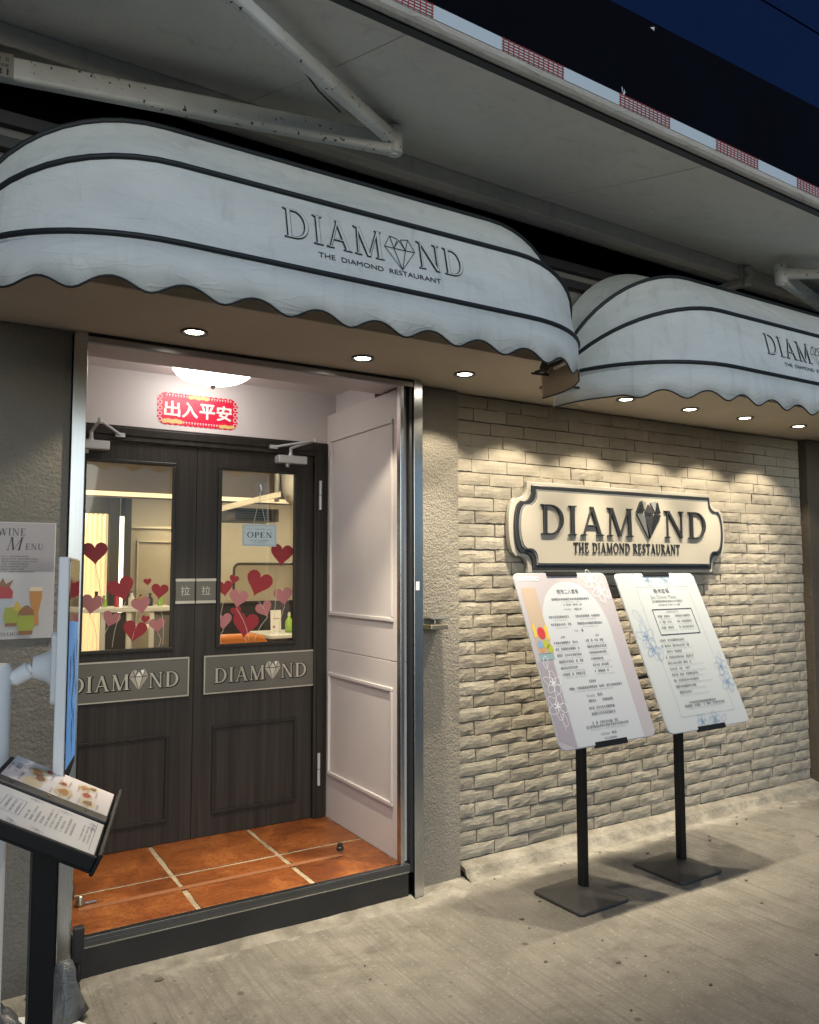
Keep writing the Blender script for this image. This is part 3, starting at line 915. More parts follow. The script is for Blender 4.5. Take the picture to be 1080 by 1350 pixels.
# right-hand panelled side wall
pn = thing('panelled_wall', 'white panelled side wall with two raised frames right of the doors', 'wall', (1.9, .3, .16))
MB().box(1.900, 1.952, -0.085, 0.7205, 1.068, 2.372).build('upper_panel', M['porch_white'], pn, bevel=.002)
MB().box(1.900, 1.952, -0.085, 0.7205, 0.158, 1.065).build('lower_panel', M['porch_white'], pn, bevel=.002)
def wall_frame(x, y0, y1, z0, z1, w_, parent, m_):
    mb = MB()
    for a, b, c, d in ((y0, y1, z0, z0+w_), (y0, y1, z1-w_, z1), (y0, y0+w_, z0+w_, z1-w_), (y1-w_, y1, z0+w_, z1-w_)):
        mb.box(x-.011, x+.001, a, b, c, d)
    return mb.build('panel_moulding', m_, parent, bevel=.0045, seg=3)
wall_frame(1.900, -0.030, 0.668, 1.252, 2.232, .020, pn, M['porch_white'])
wall_frame(1.900, -0.028, 0.680, 0.392, 0.943, .020, pn, M['porch_white'])

# steel frame of the shop opening
df = thing('door_frame', 'stainless steel frame round the shop opening', 'door frame', (1.2, -0.12, 0))
MB().box(0.441, 0.4905, -0.122, 0.02, 0.0, 2.413).build('post', M['steel'], df, bevel=.002)
MB().box(1.957, 2.0065, -0.125, 0.02, 0.0, 2.413).build('post', M['steel'], df, bevel=.002)
MB().box(1.884, 1.9045, -0.122, -0.087, 0.16, 2.38).build('inner_post', M['steel'], df, bevel=.002)
MB().box(1.906, 1.955, -0.080, 0.02, 0.10, 2.38).build('shutter_channel', M['steel_dark'], df)
mb = MB()
z = 1.0
while z < 2.36:
    mb.box(1.921, 1.936, -0.0845, -0.0805, z, z+0.030); z += 0.036
mb.build('shutter_seal', M['white_line'], df, kind='stuff')
MB().box(1.938, 1.955, -0.115, -0.081, 0.12, 2.38).build('shutter_guide', M['black_plastic'], df)
mb = MB(); mb.box(0.491, 1.956, -0.122, -0.100, 2.376, 2.4005)
mb.build('head_rail', M['head_steel'], df, bevel=.002)
mb = MB(); mb.box(0.491, 1.956, -0.118, -0.100, 2.4008, 2.4135)
mb.build('head_gap', M['black_plastic'], df)
MB().box(1.966, 1.984, -0.1275, -0.1252, 1.405, 1.445).build('sticker', M['white_line'], df)

# ---------------------------------------------------------------- double doors
fr = thing('door_surround', 'dark wood surround of the double doors', 'door frame', (1.16, .72, .16))
MB().box(1.818, 1.896, 0.700, 0.80, 0.158, 2.211).build('jamb', M['wood'], fr, bevel=.003)
MB().box(0.441, 0.508, 0.700, 0.80, 0.158, 2.211).build('jamb', M['wood'], fr, bevel=.003)
MB().box(0.509, 1.817, 0.700, 0.80, 2.135, 2.2105).build('head', M['wood'], fr, bevel=.003)
mb = MB(); mb.box(0.50, 1.83, 0.692, 0.6995, 2.160, 2.200); mb.box(1.835, 1.875, 0.692, 0.6995, 0.16, 2.158)
mb.build('head_trim', M['wood_trim'], fr, bevel=.003)

def ring_rect(mb, x0, x1, z0, z1, w_, y0, y1):
    mb.box(x0, x1, y0, y1, z0, z0+w_); mb.box(x0, x1, y0, y1, z1-w_, z1)
    mb.box(x0, x0+w_, y0, y1, z0+w_, z1-w_); mb.box(x1-w_, x1, y0, y1, z0+w_, z1-w_)

def door(x0, x1, hinge_right, label):
    d = thing('door', label, 'door', ((x0+x1)/2, .72, .16), 'double entrance doors')
    cx = (x0+x1)/2
    wx0, wx1 = (1.278, 1.716) if hinge_right else (0.612, 1.052)
    wz0, wz1 = 1.104, 2.040
    mb = MB()
    mb.box(x0, x1, .721, .765, 0.163, wz0); mb.box(x0, x1, .721, .765, wz1, 2.131)
    mb.box(x0, wx0, .721, .765, wz0, wz1); mb.box(wx1, x1, .721, .765, wz0, wz1)
    mb.build('leaf', M['wood'], d)
    mb = MB(); ring_rect(mb, wx0-.004, wx1+.004, wz0-.004, wz1+.004, .020, .708, .7208)
    mb.build('window_frame', M['wood_trim'], d, bevel=.004, seg=2)
    MB().box(wx0, wx1, .738, .744, wz0, wz1).build('pane', M['glass'], d)
    mb = MB(); a, b = ((1.264, 1.728) if hinge_right else (0.610, 1.046))
    ring_rect(mb, a, b, 0.266, 0.708 if hinge_right else .692, .018, .710, .7208)
    mb.build('panel_moulding', M['wood_trim'], d, bevel=.004)
    # push plate with etched symbol
    p0, p1 = (1.168, 1.269) if hinge_right else (1.064, 1.160)
    pp = MB().box(p0, p1, .714, .7206, 1.338, 1.452).build('push_plate', M['pewter'], d, bevel=.001)
    mb = MB()
    mb.box(p0-.001, p1+.001, .7115, .7206, 1.332, 1.346); mb.box(p0-.001, p1+.001, .7115, .7206, 1.444, 1.458)
    mb.build('plate_edge', M['pewter_light'], pp, kind='stuff')
    mb = MB()
    font_text(mb, "拉", ((p0+p1)/2, .714, 1.374), X_, Z_, height=.045, base=.0006)
    mb.build('pull_symbol', M['pewter_light'], pp, kind='stuff')
    # name plate
    n0, n1 = (1.211, 1.831) if hinge_right else (0.522, 1.139)
    npl = MB().box(n0, n1, .709, .7206, .869, 1.066).build('name_plate', M['pewter'], d, bevel=.002)
    mb = MB(); ring_rect(mb, n0+.002, n1-.002, .871, 1.064, .006, .7065, .7092)
    mb.build('plate_edge', M['pewter_light'], npl, kind='stuff')
    mb = MB()
    x = n0+.052
    dx, tw = serif_text(mb, "DIAM#ND", (x, .709, .925), X_, Z_, .074, .003, 0.0, .15, .06, .07, 0, n1-n0-.104, gap=.92)
    diamond_solid(mb, (x+dx, .709, .922), X_, Z_, .098, 0.0, .004, .025)
    mb.build('lettering', M['pewter_light'], npl, kind='stuff')
    mb = MB()
    serif_text(mb, "DIAM#ND", (x+.003, .709, .923), X_, Z_, .074, .0, 0.0006, .15, .06, .07, .004, n1-n0-.104, gap=.92)
    mb.build('lettering_shadow_line', M['black'], npl, kind='stuff')
    # hinges
    hx = (1.838, 1.856) if hinge_right else (0.485, 0.503)
    for za, zb in ((1.835, 1.997), (0.336, 0.508)):
        h = MB().tube([((hx[0]+hx[1])/2, .690, za), ((hx[0]+hx[1])/2, .690, (za+zb)/2-.002)], .0085, 10).tube([((hx[0]+hx[1])/2, .690, (za+zb)/2+.002), ((hx[0]+hx[1])/2, .690, zb)], .0085, 10)
        h.build('hinge', M['alu'], d, smooth=True, autosmooth=40)
    # closer
    cx0, cx1 = (1.585, 1.752) if hinge_right else (0.555, 0.722)
    c = MB().box(cx0, cx1, .655, .7205, 2.078, 2.122).build('door_closer', M['alu'], d, bevel=.006, seg=3)
    px = 1.665 if hinge_right else 0.64
    mb = MB(); mb.lathe([(0, -.02), (.010, -.02), (.014, -.004), (.014, 0), (.009, .02), (.009, .045), (0, .046)], (px, .685, 2.122), 12)
    mb.lathe([(0, -.018), (.011, -.018), (.013, 0), (0, .001)], (px-.02, .685, 2.078), 12)
    mb.build('spindle', M['alu'], c, smooth=True, autosmooth=40)
    mb = MB()
    e = (1.775, .60, 2.205) if hinge_right else (px+.02, .58, 2.205)
    f = (1.570, .690, 2.165) if hinge_right else (px+.135, .688, 2.16)
    mb.tube([(px, .685, 2.165), e], .007, 8); mb.tube([e, f], .0065, 8)
    mb.lathe([(0, -.010), (.011, -.010), (.011, .010), (0, .010)], e, 10)
    mb.box(f[0]-.025, f[0]+.02, .680, .7, f[2]-.010, f[2]+.010)
    mb.build('closer_arm', M['alu'], c)
    return d
door(0.511, 1.1615, False, 'left leaf of the dark wood doors, partly behind the steel post')
door(1.1645, 1.815, True, 'right leaf of the dark wood doors, with the hanging card')

# ---------------------------------------------------------------- red greeting sticker over the doors
t = thing('greeting_sticker', 'red and gold paper greeting sign stuck on the white wall above the doors', 'sticker', (1.16, .72, 2.32))
W_, H_ = 0.405, 0.158
ox, oz = 0.962, 2.243
o0 = (ox, .7215, oz)
mb = MB()
pts = []
def scal(x0, y0, x1, y1, n, amp, nx_, ny_):
    r = []
    for i in range(n*6):
        t_ = i/(n*6)
        b = amp*abs(math.sin(math.pi*n*t_))
        r.append((x0+(x1-x0)*t_+nx_*b, y0+(y1-y0)*t_+ny_*b))
    return r
pts = scal(.02, 0, W_-.02, 0, 14, .005, 0, -1)+scal(W_-.02, 0, W_, .02, 1, .004, .7, -.7)+scal(W_, .02, W_, H_-.02, 4, .008, 1, 0)+scal(W_, H_-.02, W_-.02, H_, 1, .004, .7, .7)+scal(W_-.02, H_, .02, H_, 14, .005, 0, 1)+scal(.02, H_, 0, H_-.02, 1, .004, -.7, .7)+scal(0, H_-.02, 0, .02, 4, .008, -1, 0)+scal(0, .02, .02, 0, 1, .004, -.7, -.7)
mb.prism(pts, o0, X_, Z_, 0, .0012)
mb.build('backing', M['red'], t)
mb = MB()
rng = random.Random(9)
k = 0
def ringp(cx, cy, r, w_, d):
    n = 12
    for i in range(n):
        a0, a1 = 2*math.pi*i/n, 2*math.pi*(i+1)/n
        mb.flat([(cx+r*math.cos(a0), cy+r*math.sin(a0)), (cx+r*math.cos(a1), cy+r*math.sin(a1)), (cx+(r-w_)*math.cos(a1), cy+(r-w_)*math.sin(a1)), (cx+(r-w_)*math.cos(a0), cy+(r-w_)*math.sin(a0))], o0, X_, Z_, d)
for i in range(5):
    for x in (.006, W_-.006):
        ringp(x, .022+i*.029, .012, .004, .0018)
for i in range(24):
    x = .035+i*.0145
    for y in (.010, H_-.012):
        mb.flat(rect(.0095, .0035, x, y+.004), o0, X_, Z_, .0018); mb.flat(rect(.0032, .013, x+.003, y-.004), o0, X_, Z_, .0021)
mb.build('border_pattern', M['pinkwhite'], t, kind='stuff')
mb = MB()
for i in range(5): mb.flat(ell(.03+i*.019, .014+.004*(i % 2), .016, .012, 10), o0, X_, Z_, .0026+.0001*i)
for i in range(5): mb.flat(ell(W_*.5-.04+i*.02, H_-.010+.003*(i % 2), .015, .011, 10), o0, X_, Z_, .0026+.0001*i)
for i in range(4): mb.flat(ell(W_-.08+i*.019, .010+.003*(i % 2), .015, .010, 10), o0, X_, Z_, .0026+.0001*i)
mb.build('gold_flourish', M['gold'], t, kind='stuff')
mb = MB()
for i, ch in enumerate("出入平安"):
    for q, (dx_, dz_) in enumerate(((0, 0), (.0028, 0), (-.0028, 0), (0, .0024), (0, -.0024), (.002, .002), (-.002, -.002))):
        font_text(mb, ch, (ox+.067+i*.0905+dx_, .7215, oz+.042+dz_), X_, Z_, width=.078, height=.077, base=.0030+.00012*q)
mb.build('lettering', M['white'], t, kind='stuff')

# dome lamp
t = thing('ceiling_lamp', 'lit round white glass ceiling lamp in the entrance porch', 'lamp', (1.13, .40, 2.49))
mb = MB(); prof = [(0.0, -.098)]
for i in range(1, 9):
    a = R(90*i/8); prof.append((.19*math.sin(a), -.022-.076*math.cos(a)))
prof.append((.19, -.018))
mb.lathe(prof, (1.14, .40, 2.494), 36)
mb.build('shade', M['dome'], t, smooth=True, autosmooth=60)
MB().lathe([(0, -.017), (.165, -.017), (.17, -.001), (0, -.0005)], (1.14, .40, 2.494), 32).build('base', M['white_plastic'], t)
MB().lathe([(0, -.122), (.006, -.12), (.013, -.110), (.018, -.100), (0, -.096)], (1.14, .40, 2.494), 12).build('finial', M['steel'], t, smooth=True)

# ---------------------------------------------------------------- recessed downlights
LX = [0.837, 1.568, 2.107, 2.627, 3.166, 3.682, 4.179, 4.719]
DL_LABEL = ['downlight above the left half of the doors, nearest the left post', 'downlight above the right-hand white panel, over the step',
            'downlight above the tan pillar', 'downlight half hidden behind the end of the large awning', 'downlight just right of where the two awnings meet',
            'bright downlight above the middle of the shop sign', 'downlight above the right end of the shop sign', 'last downlight, nearest the brown pillar at the right']
def downlight(i, x):
    y = -0.335
    d = thing('downlight', DL_LABEL[i], 'downlight', (x, y, 2.415), 'recessed downlights along the soffit')
    mb = MB(); n = 28
    prof = [(.050, .0), (.052, -.006), (.043, -.0075), (.036, -.001), (.034, .010), (.034, .011)]
    vs = []; 
    for r, h in prof:
        for j in range(n):
            a = 2*math.pi*j/n; vs.append((x+r*math.cos(a), y+r*math.sin(a), 2.4148+h))
    mb.add(vs, [(q*n+j, q*n+(j+1) % n, (q+1)*n+(j+1) % n, (q+1)*n+j) for q in range(len(prof)-1) for j in range(n)])
    mb.build('trim_ring', M['steel_dark'], d, smooth=True, autosmooth=50)
    mb = MB(); mb.lathe([(0, -.0045), (.026, -.004), (.033, -.002), (.033, -.0005), (0, -.0004)], (x, y, 2.4146), 24)
    mb.build('lens', M['lamp_lens'], d, smooth=True)
    # the lamp's own light: a wide skirt and a hot core, as a reflector lamp throws it
    for nm, w_, sz, bl in (('bulb_light', SPOT_W, 106, 0.30), ('beam_light', CORE_W, 64, 1.0)):
        l = bpy.data.lights.new(nm, 'SPOT'); l.energy = w_*rng.uniform(.92, 1.08); l.color = WARM
        l.spot_size = R(sz); l.spot_blend = bl; l.shadow_soft_size = 0.018
        lo = bpy.data.objects.new(nm, l); COL.objects.link(lo)
        lo.location = (x, y, 2.404); lo.rotation_euler = (R(3), 0, 0)
        inv_parent(lo, d)
for i, x in enumerate(LX): downlight(i, x)

# ---------------------------------------------------------------- dome awnings
def ubow(xL, xR, y0, z0, rho, rx, ry, th, n=14, mid=24):
    L1 = [(xL, 0)]+[(xL+rx-rx*math.cos(R(90*i/n)), (rho-ry)+ry*math.sin(R(90*i/n))) for i in range(n+1)]
    R1 = [(xR-(x-xL), r) for x, r in L1[::-1]]
    a, b = L1[-1][0], R1[0][0]
    M1 = [(a+(b-a)*k/mid, rho) for k in range(1, mid)]
    return [Vector((x, y0-r*math.cos(th), z0+r*math.sin(th))) for x, r in L1+M1+R1]

def awning(xL, xR, z0, rho, label, seed):
    y0, rx, ry = -0.681, 0.517, 0.477
    def wrinkle(p, f):
        return math.sin(math.pi*f)*(-.006+noise.noise(Vector((p.x*3.1+seed, p.y*4, p.z*4)))*.006+noise.noise(Vector((p.x*9+seed, p.y*11, p.z*3)))*.0022)
    TH = [-0.004, 0.482, 0.958, 1.44]
    aw = thing('awning', label, 'awning', ((xL+xR)/2, y0, z0), 'white dome awnings over the shopfront')
    bows = [ubow(xL, xR, y0, z0, rho, rx, ry, t_) for t_ in TH]
    nb = len(bows[0])
    # fabric: between bows pulled slightly inwards, small wrinkles near the corners
    SUB = 16
    rows_ = []
    rr = random.Random(seed)
    for b in range(len(TH)-1):
        for s in range(SUB + (1 if b == len(TH)-2 else 0)):
            f = s/SUB
            row = []
            for i in range(nb):
                p = bows[b][i].lerp(bows[b+1][i], f)
                out = (p-Vector((p.x, y0, z0)))
                if out.length > 1e-5: out.normalize()
                bul = math.sin(math.pi*f)
                rho_i = (bows[b][i]-Vector((bows[b][i].x, y0, z0))).length/rho
                nzv = noise.noise(Vector((p.x*3.1+seed, p.y*4, p.z*4)))*.006+noise.noise(Vector((p.x*9+seed, p.y*11, p.z*3)))*.0022
                row.append(p+out*(bul*(-.006*rho_i+nzv)))
            rows_.append(row)
    mb = MB(); nr = len(rows_)
    mb.add([p for r in rows_ for p in r], [(j*nb+i, j*nb+i+1, (j+1)*nb+i+1, (j+1)*nb+i) for j in range(nr-1) for i in range(nb-1)])
    mb.build('canopy', M['awning'], aw, smooth=True)
    # piping on the bows
    for b in range(3):
        pts_ = []
        for p in bows[b]:
            out = p-Vector((p.x, y0, z0))
            pts_.append(p+(out.normalized()*.002 if out.length > 1e-4 else Vector((0, 0, 0))))
        mb = MB(); mb.tube(pts_, .0088, 8)
        mb.build('piping', M['trim'], aw, smooth=True)
    # valance
    b0 = bows[0]
    cum = [0]
    for i in range(1, nb): cum.append(cum[-1]+(b0[i]-b0[i-1]).length)
    tot = cum[-1]; per = 0.196; step = per/12
    ns = int(tot/step)
    top, low = [], []
    mids = []
    j = 0
    for k in range(ns+1):
        s = tot*k/ns
        while j < nb-2 and cum[j+1] < s: j += 1
        f = (s-cum[j])/max(1e-6, cum[j+1]-cum[j])
        p = b0[j].lerp(b0[j+1], f)
        edge = min(s, tot-s)
        ph = (s-tot/2)/per
        sc = 0.0175*math.cos(2*math.pi*ph)-0.0015*math.cos(4*math.pi*ph)
        sc *= max(0.0, min(1.0, (edge-.30)/.16))
        flare = 0.006*noise.noise(Vector((s*4, seed, 0)))
        out = (p-Vector((p.x, y0, z0)))
        if 0.3 < s < tot-.3: outv = Vector((0, -1, 0))
        else: outv = Vector((math.copysign(1, p.x-(xL+xR)/2), -.6, 0)).normalized()
        hgt = 0.132
        top.append(p+Vector((0, 0, -.004))); mids.append(p+outv*(flare*.6+.003)+Vector((0, 0, -hgt*.5)))
        low.append(p+outv*(flare+.004)+Vector((0, 0, -hgt+sc)))
    mb = MB(); n_ = ns+1
    mb.add(top+mids+low, [(a*n_+i, (a+1)*n_+i, (a+1)*n_+i+1, a*n_+i+1) for a in range(2) for i in range(n_-1)])
    va = mb.build('valance', [M['awning'], M['awning_back']], aw, smooth=True)
    md = va.modifiers.new("solid", 'SOLIDIFY'); md.thickness = .003; md.offset = 0; md.material_offset = 1
    md = None
    mb = MB(); mb.tube(low, .0032, 6)
    mb.build('hem', M['trim'], aw, smooth=True)
    # inner frame: hinge brackets and bow bars behind the valance
    for x in (xL+.05, xR-.05):
        mb = MB()
        mb.box(x-.006, x+.006, y0-.10, y0-.02, z0-.035, z0-.022)
        mb.tube([(x, y0-.08, z0-.04), (x-.05, y0-.16, z0-.075), (x-.09, y0-.10, z0-.06)], .005, 6)
        mb.build('hinge_bracket', M['black_plastic'], aw)
    mb = MB(); mb.tube([p+Vector((0, .012, -.016)) for p in bows[0][2:-2]], .011, 6)
    mb.build('bow_bar', M['alu'], aw, smooth=True)
    # lettering on the middle panel: outline capitals with the little stone as the O
    c0 = bows[0][nb//2].lerp(bows[1][nb//2], 0.60); c1 = bows[0][nb//2].lerp(bows[1][nb//2], 0.75)
    wv = (bows[1][nb//2]-bows[0][nb//2]).normalized(); uv = X_
    cxm = (xL+xR)/2+(.028 if xL < 1 else -.035)
    org = bows[0][nb//2].lerp(bows[1][nb//2], 0.40); org = Vector((cxm, org.y, org.z))
    nrm = uv.cross(wv).normalized()
    e0, e1 = bows[0][nb//2], bows[1][nb//2]
    def conform(mb_, lift):
        out_ = []
        for v_ in mb_.v:
            p = Vector(v_); f = max(0, min(1, (p-Vector((p.x, e0.y, e0.z))).dot(wv)/(e1-e0).length))
            q = Vector((p.x, e0.y+(e1.y-e0.y)*f, e0.z+(e1.z-e0.z)*f))
            out_.append(tuple(p+(q-Vector((q.x, y0, z0))).normalized()*(wrinkle(q, f)+lift)))
        mb_.v = out_
    mb = MB()
    dx, tw = serif_text(mb, "DIAM#ND", org, uv, wv, .100, 0, 0, .13, .07, .06, .0012, .66, gap=1.06, center=True)
    diamond_lines(mb, org+uv*dx-wv*.016, uv, wv, .112, 0, .020)
    font_text(mb, "THE  DIAMOND  RESTAURANT", org-wv*.045, uv, wv, width=.44, height=.018, base=0.0)
    conform(mb, .0028)
    mb.build('lettering', M['ink'], aw, kind='stuff')
    mb = MB()
    serif_text(mb, "DIAM#ND", org+uv*.0007+wv*.0003, uv, wv, .100, 0, .0016, .13, .07, .06, -.0017, .66, gap=1.06, center=True)
    conform(mb, .0028)
    mb.build('lettering_fill', M['awning'], aw, kind='stuff')
    return aw
awning(0.037, 2.274, 2.384, 0.529, 'large white dome awning over the entrance doors, black piping and scalloped hem', 1)
awning(2.344, 4.64, 2.351, 0.549, 'white dome awning over the brick wall, partly hidden behind the entrance awning', 5)

# ---------------------------------------------------------------- retractable sunshade above
ra = thing('retractable_awning', 'big beige retractable awning overhead with red and white taped front bar', 'awning', (1.8, -.7, 3.1))
A_, B_ = Vector((0.999, -1.5, 3.040)), Vector((3.063, -1.5, 2.979))
db = (B_-A_).normalized()
P0, P1 = A_-db*2.6, A_+db*4.6                       # front bar
T0, T1 = Vector((-1.9, -.715, 3.165)), Vector((5.4, -.715, 3.085))   # fabric leaves the roller here
mb = MB(); nu, nvv = 40, 12
vs = []
for j in range(nvv+1):
    for i in range(nu+1):
        a = T0.lerp(T1, i/nu); b = P0.lerp(P1, i/nu); t_ = j/nvv
        p = a.lerp(b, t_)
        p.z += -.012*math.sin(math.pi*t_)+.006*noise.noise(Vector((p.x*1.5, p.y*2, 4)))*math.sin(math.pi*t_)
        vs.append(p)
mb.add(vs, [(j*(nu+1)+i, j*(nu+1)+i+1, (j+1)*(nu+1)+i+1, (j+1)*(nu+1)+i) for j in range(nvv) for i in range(nu)])
mb.build('fabric', M['canopy'], ra, smooth=True)
# stitched seams across the fabric
for sx in (.38, .56, .78):
    mb = MB(); pth = []
    for j in range(nvv+1):
        a = T0.lerp(T1, sx); b = P0.lerp(P1, sx); t_ = j/nvv
        p = a.lerp(b, t_); p.z += -.012*math.sin(math.pi*t_)+.006*noise.noise(Vector((p.x*1.5, p.y*2, 4)))*math.sin(math.pi*t_)-.0012; pth.append(p)
    mb.tube(pth, .0014, 4)
    mb.build('seam', M['canopy'], ra)
# front bar profile
barn = Vector((0, -1, 0)); bu = Vector((0, 0, 1))
def bar_prism(mb, prof, s0, s1):
    k = len(prof); e0 = A_+db*s0; e1 = A_+db*s1
    vs = [e0+Vector((0, a, b*.82)) for a, b in prof]+[e1+Vector((0, a, b*.82)) for a, b in prof]
    mb.add(vs, [tuple(range(k)), tuple(range(k, 2*k))[::-1]]+[(i, i+k, (i+1) % k+k, (i+1) % k) for i in range(k)])
mb = MB(); bar_prism(mb, [(0.010, -.004), (-.012, -.006), (-.022, .002), (-.028, .014), (-.030, .068), (-.010, .078), (.012, .074), (.012, .004)], -2.6, 4.6)
mb.build('front_bar', M['bar_grey'], ra, bevel=.002)
mb = MB(); bar_prism(mb, [(0.040, -.010), (0.012, -.012), (0.012, -.002), (0.040, .002)], -2.6, 4.6)
mb.build('fabric_channel', M['black_plastic'], ra)
s = -2.59; k = 0
# alternating mesh-red and white tape along the whole bar
segs = []
s = .157-.244*11
while s < 4.4:
    segs.append((s, s+.244)); s += .244
for i, (a, b) in enumerate(segs):
    red = (i % 2 == 0)
    mb = MB(); bar_prism(mb, [(-.0285, .0175), (-.0310, .017), (-.0325, .066), (-.0295, .0665)], a+.0005, b-.0005)
    tp = mb.build('reflective_tape', M['tape_white'], ra)
    if red and -0.8 < a < 2.6:
        mb = MB()
        for q in range(5):
            z_ = .0205+q*.0108
            bar_prism(mb, [(-.0306, z_-.0016), (-.0332-.0003*q, z_-.0016), (-.0333-.0003*q, z_+.0016), (-.0306, z_+.0016)], a, b)
        ncol = 13
        for q in range(ncol):
            s_ = a+.004+(b-a-.010)*q/(ncol-1)
            bar_prism(mb, [(-.0306, .0165), (-.0329, .0165), (-.0346, .0672), (-.0306, .0672)], s_, s_+.0030)
        mb.build('tape_mesh', M['tape_red'], tp)
# torsion bar and roller at the wall
mb = MB(); mb.obox((-1.9, -.760, 3.085), (7.3, 0, -.08), (0, .055, 0), (0, 0, .072))
mb.build('torsion_bar', M['bar_grey'], ra, bevel=.006)
mb = MB(); mb.tube([(-1.9, -.62, 3.165), (5.4, -.62, 3.085)], .05, 14)
mb.build('roller', M['bar_grey'], ra, smooth=True, autosmooth=50)
mb = MB(); mb.obox((-1.9, -.70, 3.225), (7.3, 0, -.08), (0, .238, 0), (0, 0, .02))  # added cover, keeps sky light out of the gap behind the roller
mb.build('added_gap_cover', M['bar_grey'], ra)
for bx in (-.6, 3.60):
    z_ = 3.085-.011*(bx+1.9)
    mb = MB(); mb.box(bx-.03, bx+.03, -.77, -.46, z_-.035, z_-.002); mb.box(bx-.03, bx+.03, -.775, -.762, z_-.035, z_+.08)
    mb.tube([(bx-.02, -.79, z_-.03), (bx+.015, -.80, z_+.01), (bx-.01, -.79, z_+.05)], .018, 8)
    mb.lathe([(0, -.015), (.022, -.015), (.022, .015), (0, .015)], (bx-.02, -.80, z_-.04), 6)
    mb.build('wall_bracket', M['bar_grey'], ra, bevel=.003)
def arm_beam(mb, a, b, w_, h_):
    a, b = Vector(a), Vector(b); d = (b-a); n = d.cross(Z_).normalized(); u_ = n.cross(d).normalized()
    mb.obox(a-n*w_/2-u_*h_/2, d, n*w_, u_*h_)
def folding_arm(sh, el, en, flip):
    sh, el, en = Vector(sh), Vector(el), Vector(en)
    mb = MB(); arm_beam(mb, sh, el-Vector((0, 0, .018)), .042, .072)
    a1 = mb.build('lower_arm', M['arm'], ra, bevel=.012, seg=3)
    d2 = (en-el).normalized()
    mb = MB(); arm_beam(mb, el-d2*.005, en, .042, .050)
    a2 = mb.build('upper_arm', M['arm'], ra, bevel=.014, seg=3)
    mb = MB(); mb.lathe([(0, -.055), (.026, -.055), (.030, -.048), (.030, .036), (.026, .042), (0, .042)], el+Vector((0, 0, .004)), 18)
    mb.lathe([(0, -.062), (.014, -.062), (.014, -.054), (0, -.054)], el+Vector((0, 0, .004)), 8)
    mb.build('elbow_joint', M['arm'], ra, smooth=True, autosmooth=40)
    return a1
a1 = folding_arm((.02, -.74, 2.985), (1.357, -.968, 3.024), (.50, -1.478, 2.972), 1)
folding_arm((4.42, -.74, 3.0), (3.54, -1.016, 2.955), (4.06, -1.478, 2.915), -1)
# faded number sticker on the lower arm
sh, el = Vector((.02, -.74, 2.985)), Vector((1.357, -.968, 3.006))
d = (el-sh).normalized(); n = d.cross(Z_).normalized(); u_ = n.cross(d).normalized()
mb = MB()
base = sh+d*.02+n*.0232-u_*.036
if n.y > 0: base = sh+d*.02-n*.0232-u_*.036
rng = random.Random(2)
mb.prism(rect(.125, .072), base, d, u_, 0, .0012)
lb = mb.build('number_sticker', M['sign_rim'], a1)
mb = MB()
for i in range(6):
    greek(mb, base, d, u_, .004+i*.02, .022+i*.02, .048, .012, .0016, rng, .010)
greek(mb, base, d, u_, .004, .12, .030, .010, .0016, rng, .011)
font_text(mb, "3 281", base+d*.062+u_*.006, d, u_, width=.10, height=.02, base=.0016)
mb.build('sticker_print', M['ink'], lb, kind='stuff')
# pull cord hanging from the upper arm
mb = MB(); mb.tube([(.86, -1.26, 2.975), (.98, -1.15, 2.985), (1.10, -1.06, 3.0)], .003, 5)
mb.build('tension_cable', M['black_plastic'], ra)

# ---------------------------------------------------------------- shop sign on the brick wall
sg = thing('shop_sign', 'cream and black plaque sign lettered DIAMOND on the brick wall', 'sign', (3.46, -.05, 1.73))
SCX, SCZ = 3.465, 1.727
def plaque(hw, hh, step, r, bul):
    """half outline -> full plaque: notched concave corners, bulging ends"""
    q = [(hw-step-r, hh), (hw-step-r, hh-.028*hh/.23)]
    # concave quarter
    cx, cy = hw-step, hh-.028*hh/.23
    for i in range(0, 7):
        a = R(180+90*i/6)
        q.append((cx+r*math.cos(a), cy+r*math.sin(a)))
    q.append((cx+.018, cy-r))
    y0 = cy-r
    for i in range(0, 9):
        a = i/8
        y = y0*(1-a)
        q.append((cx+.018+bul*math.sqrt(max(0, 1-(y/y0)**2)) if y0 else cx, y))
    up_ = q; lo_ = [(x, -y) for x, y in q[::-1][1:]]
    right = up_+lo_
    left = [(-x, y) for x, y in right[::-1]]
    return right+left
def plq(mb, hw, hh, step, r, bul, d0, d1):
    mb.prism(plaque(hw, hh, step, r, bul), (SCX, -.014, SCZ), X_, Z_, d0, d1)
mb = MB(); plq(mb, .875, .246, .065, .062, .047, 0, .030); mb.build('back_board', M['sign_rim'], sg, bevel=.004)
mb = MB(); plq(mb, .845, .226, .062, .060, .044, .030, .044); mb.build('black_border', M['sign_black'], sg, bevel=.004)
mb = MB(); plq(mb, .820, .203, .061, .058, .043, .044, .0475); mb.build('shade_field', M['sign_grey'], sg, bevel=.001)  # grey rim paints the shading along the border's inner bevel
mb = MB(); plq(mb, .809, .193, .060, .056, .0425, .0475, .052); mb.build('cream_field', M['sign_cream'], sg, bevel=.002)
TX0, TX1 = 2.775, 4.135
for ci, ch in enumerate("DIAM#ND"):
    mb = MB()
    dx, tw = serif_text(mb, "DIAM#ND", (TX0, -.066, 1.690), X_, Z_, .162, .012, 0, .118, .045, .07, 0, TX1-TX0, gap=1.02, only=ci)
    if ch != '#': mb.build('letter', M['sign_black'], sg, bevel=.0025, seg=2)
mb = MB(); diamond_solid(mb, (TX0+dx, -.066, 1.684), X_, Z_, .226, 0, .020, .026, (1, 3, 5))  # alternate facets coloured grey as painted highlights
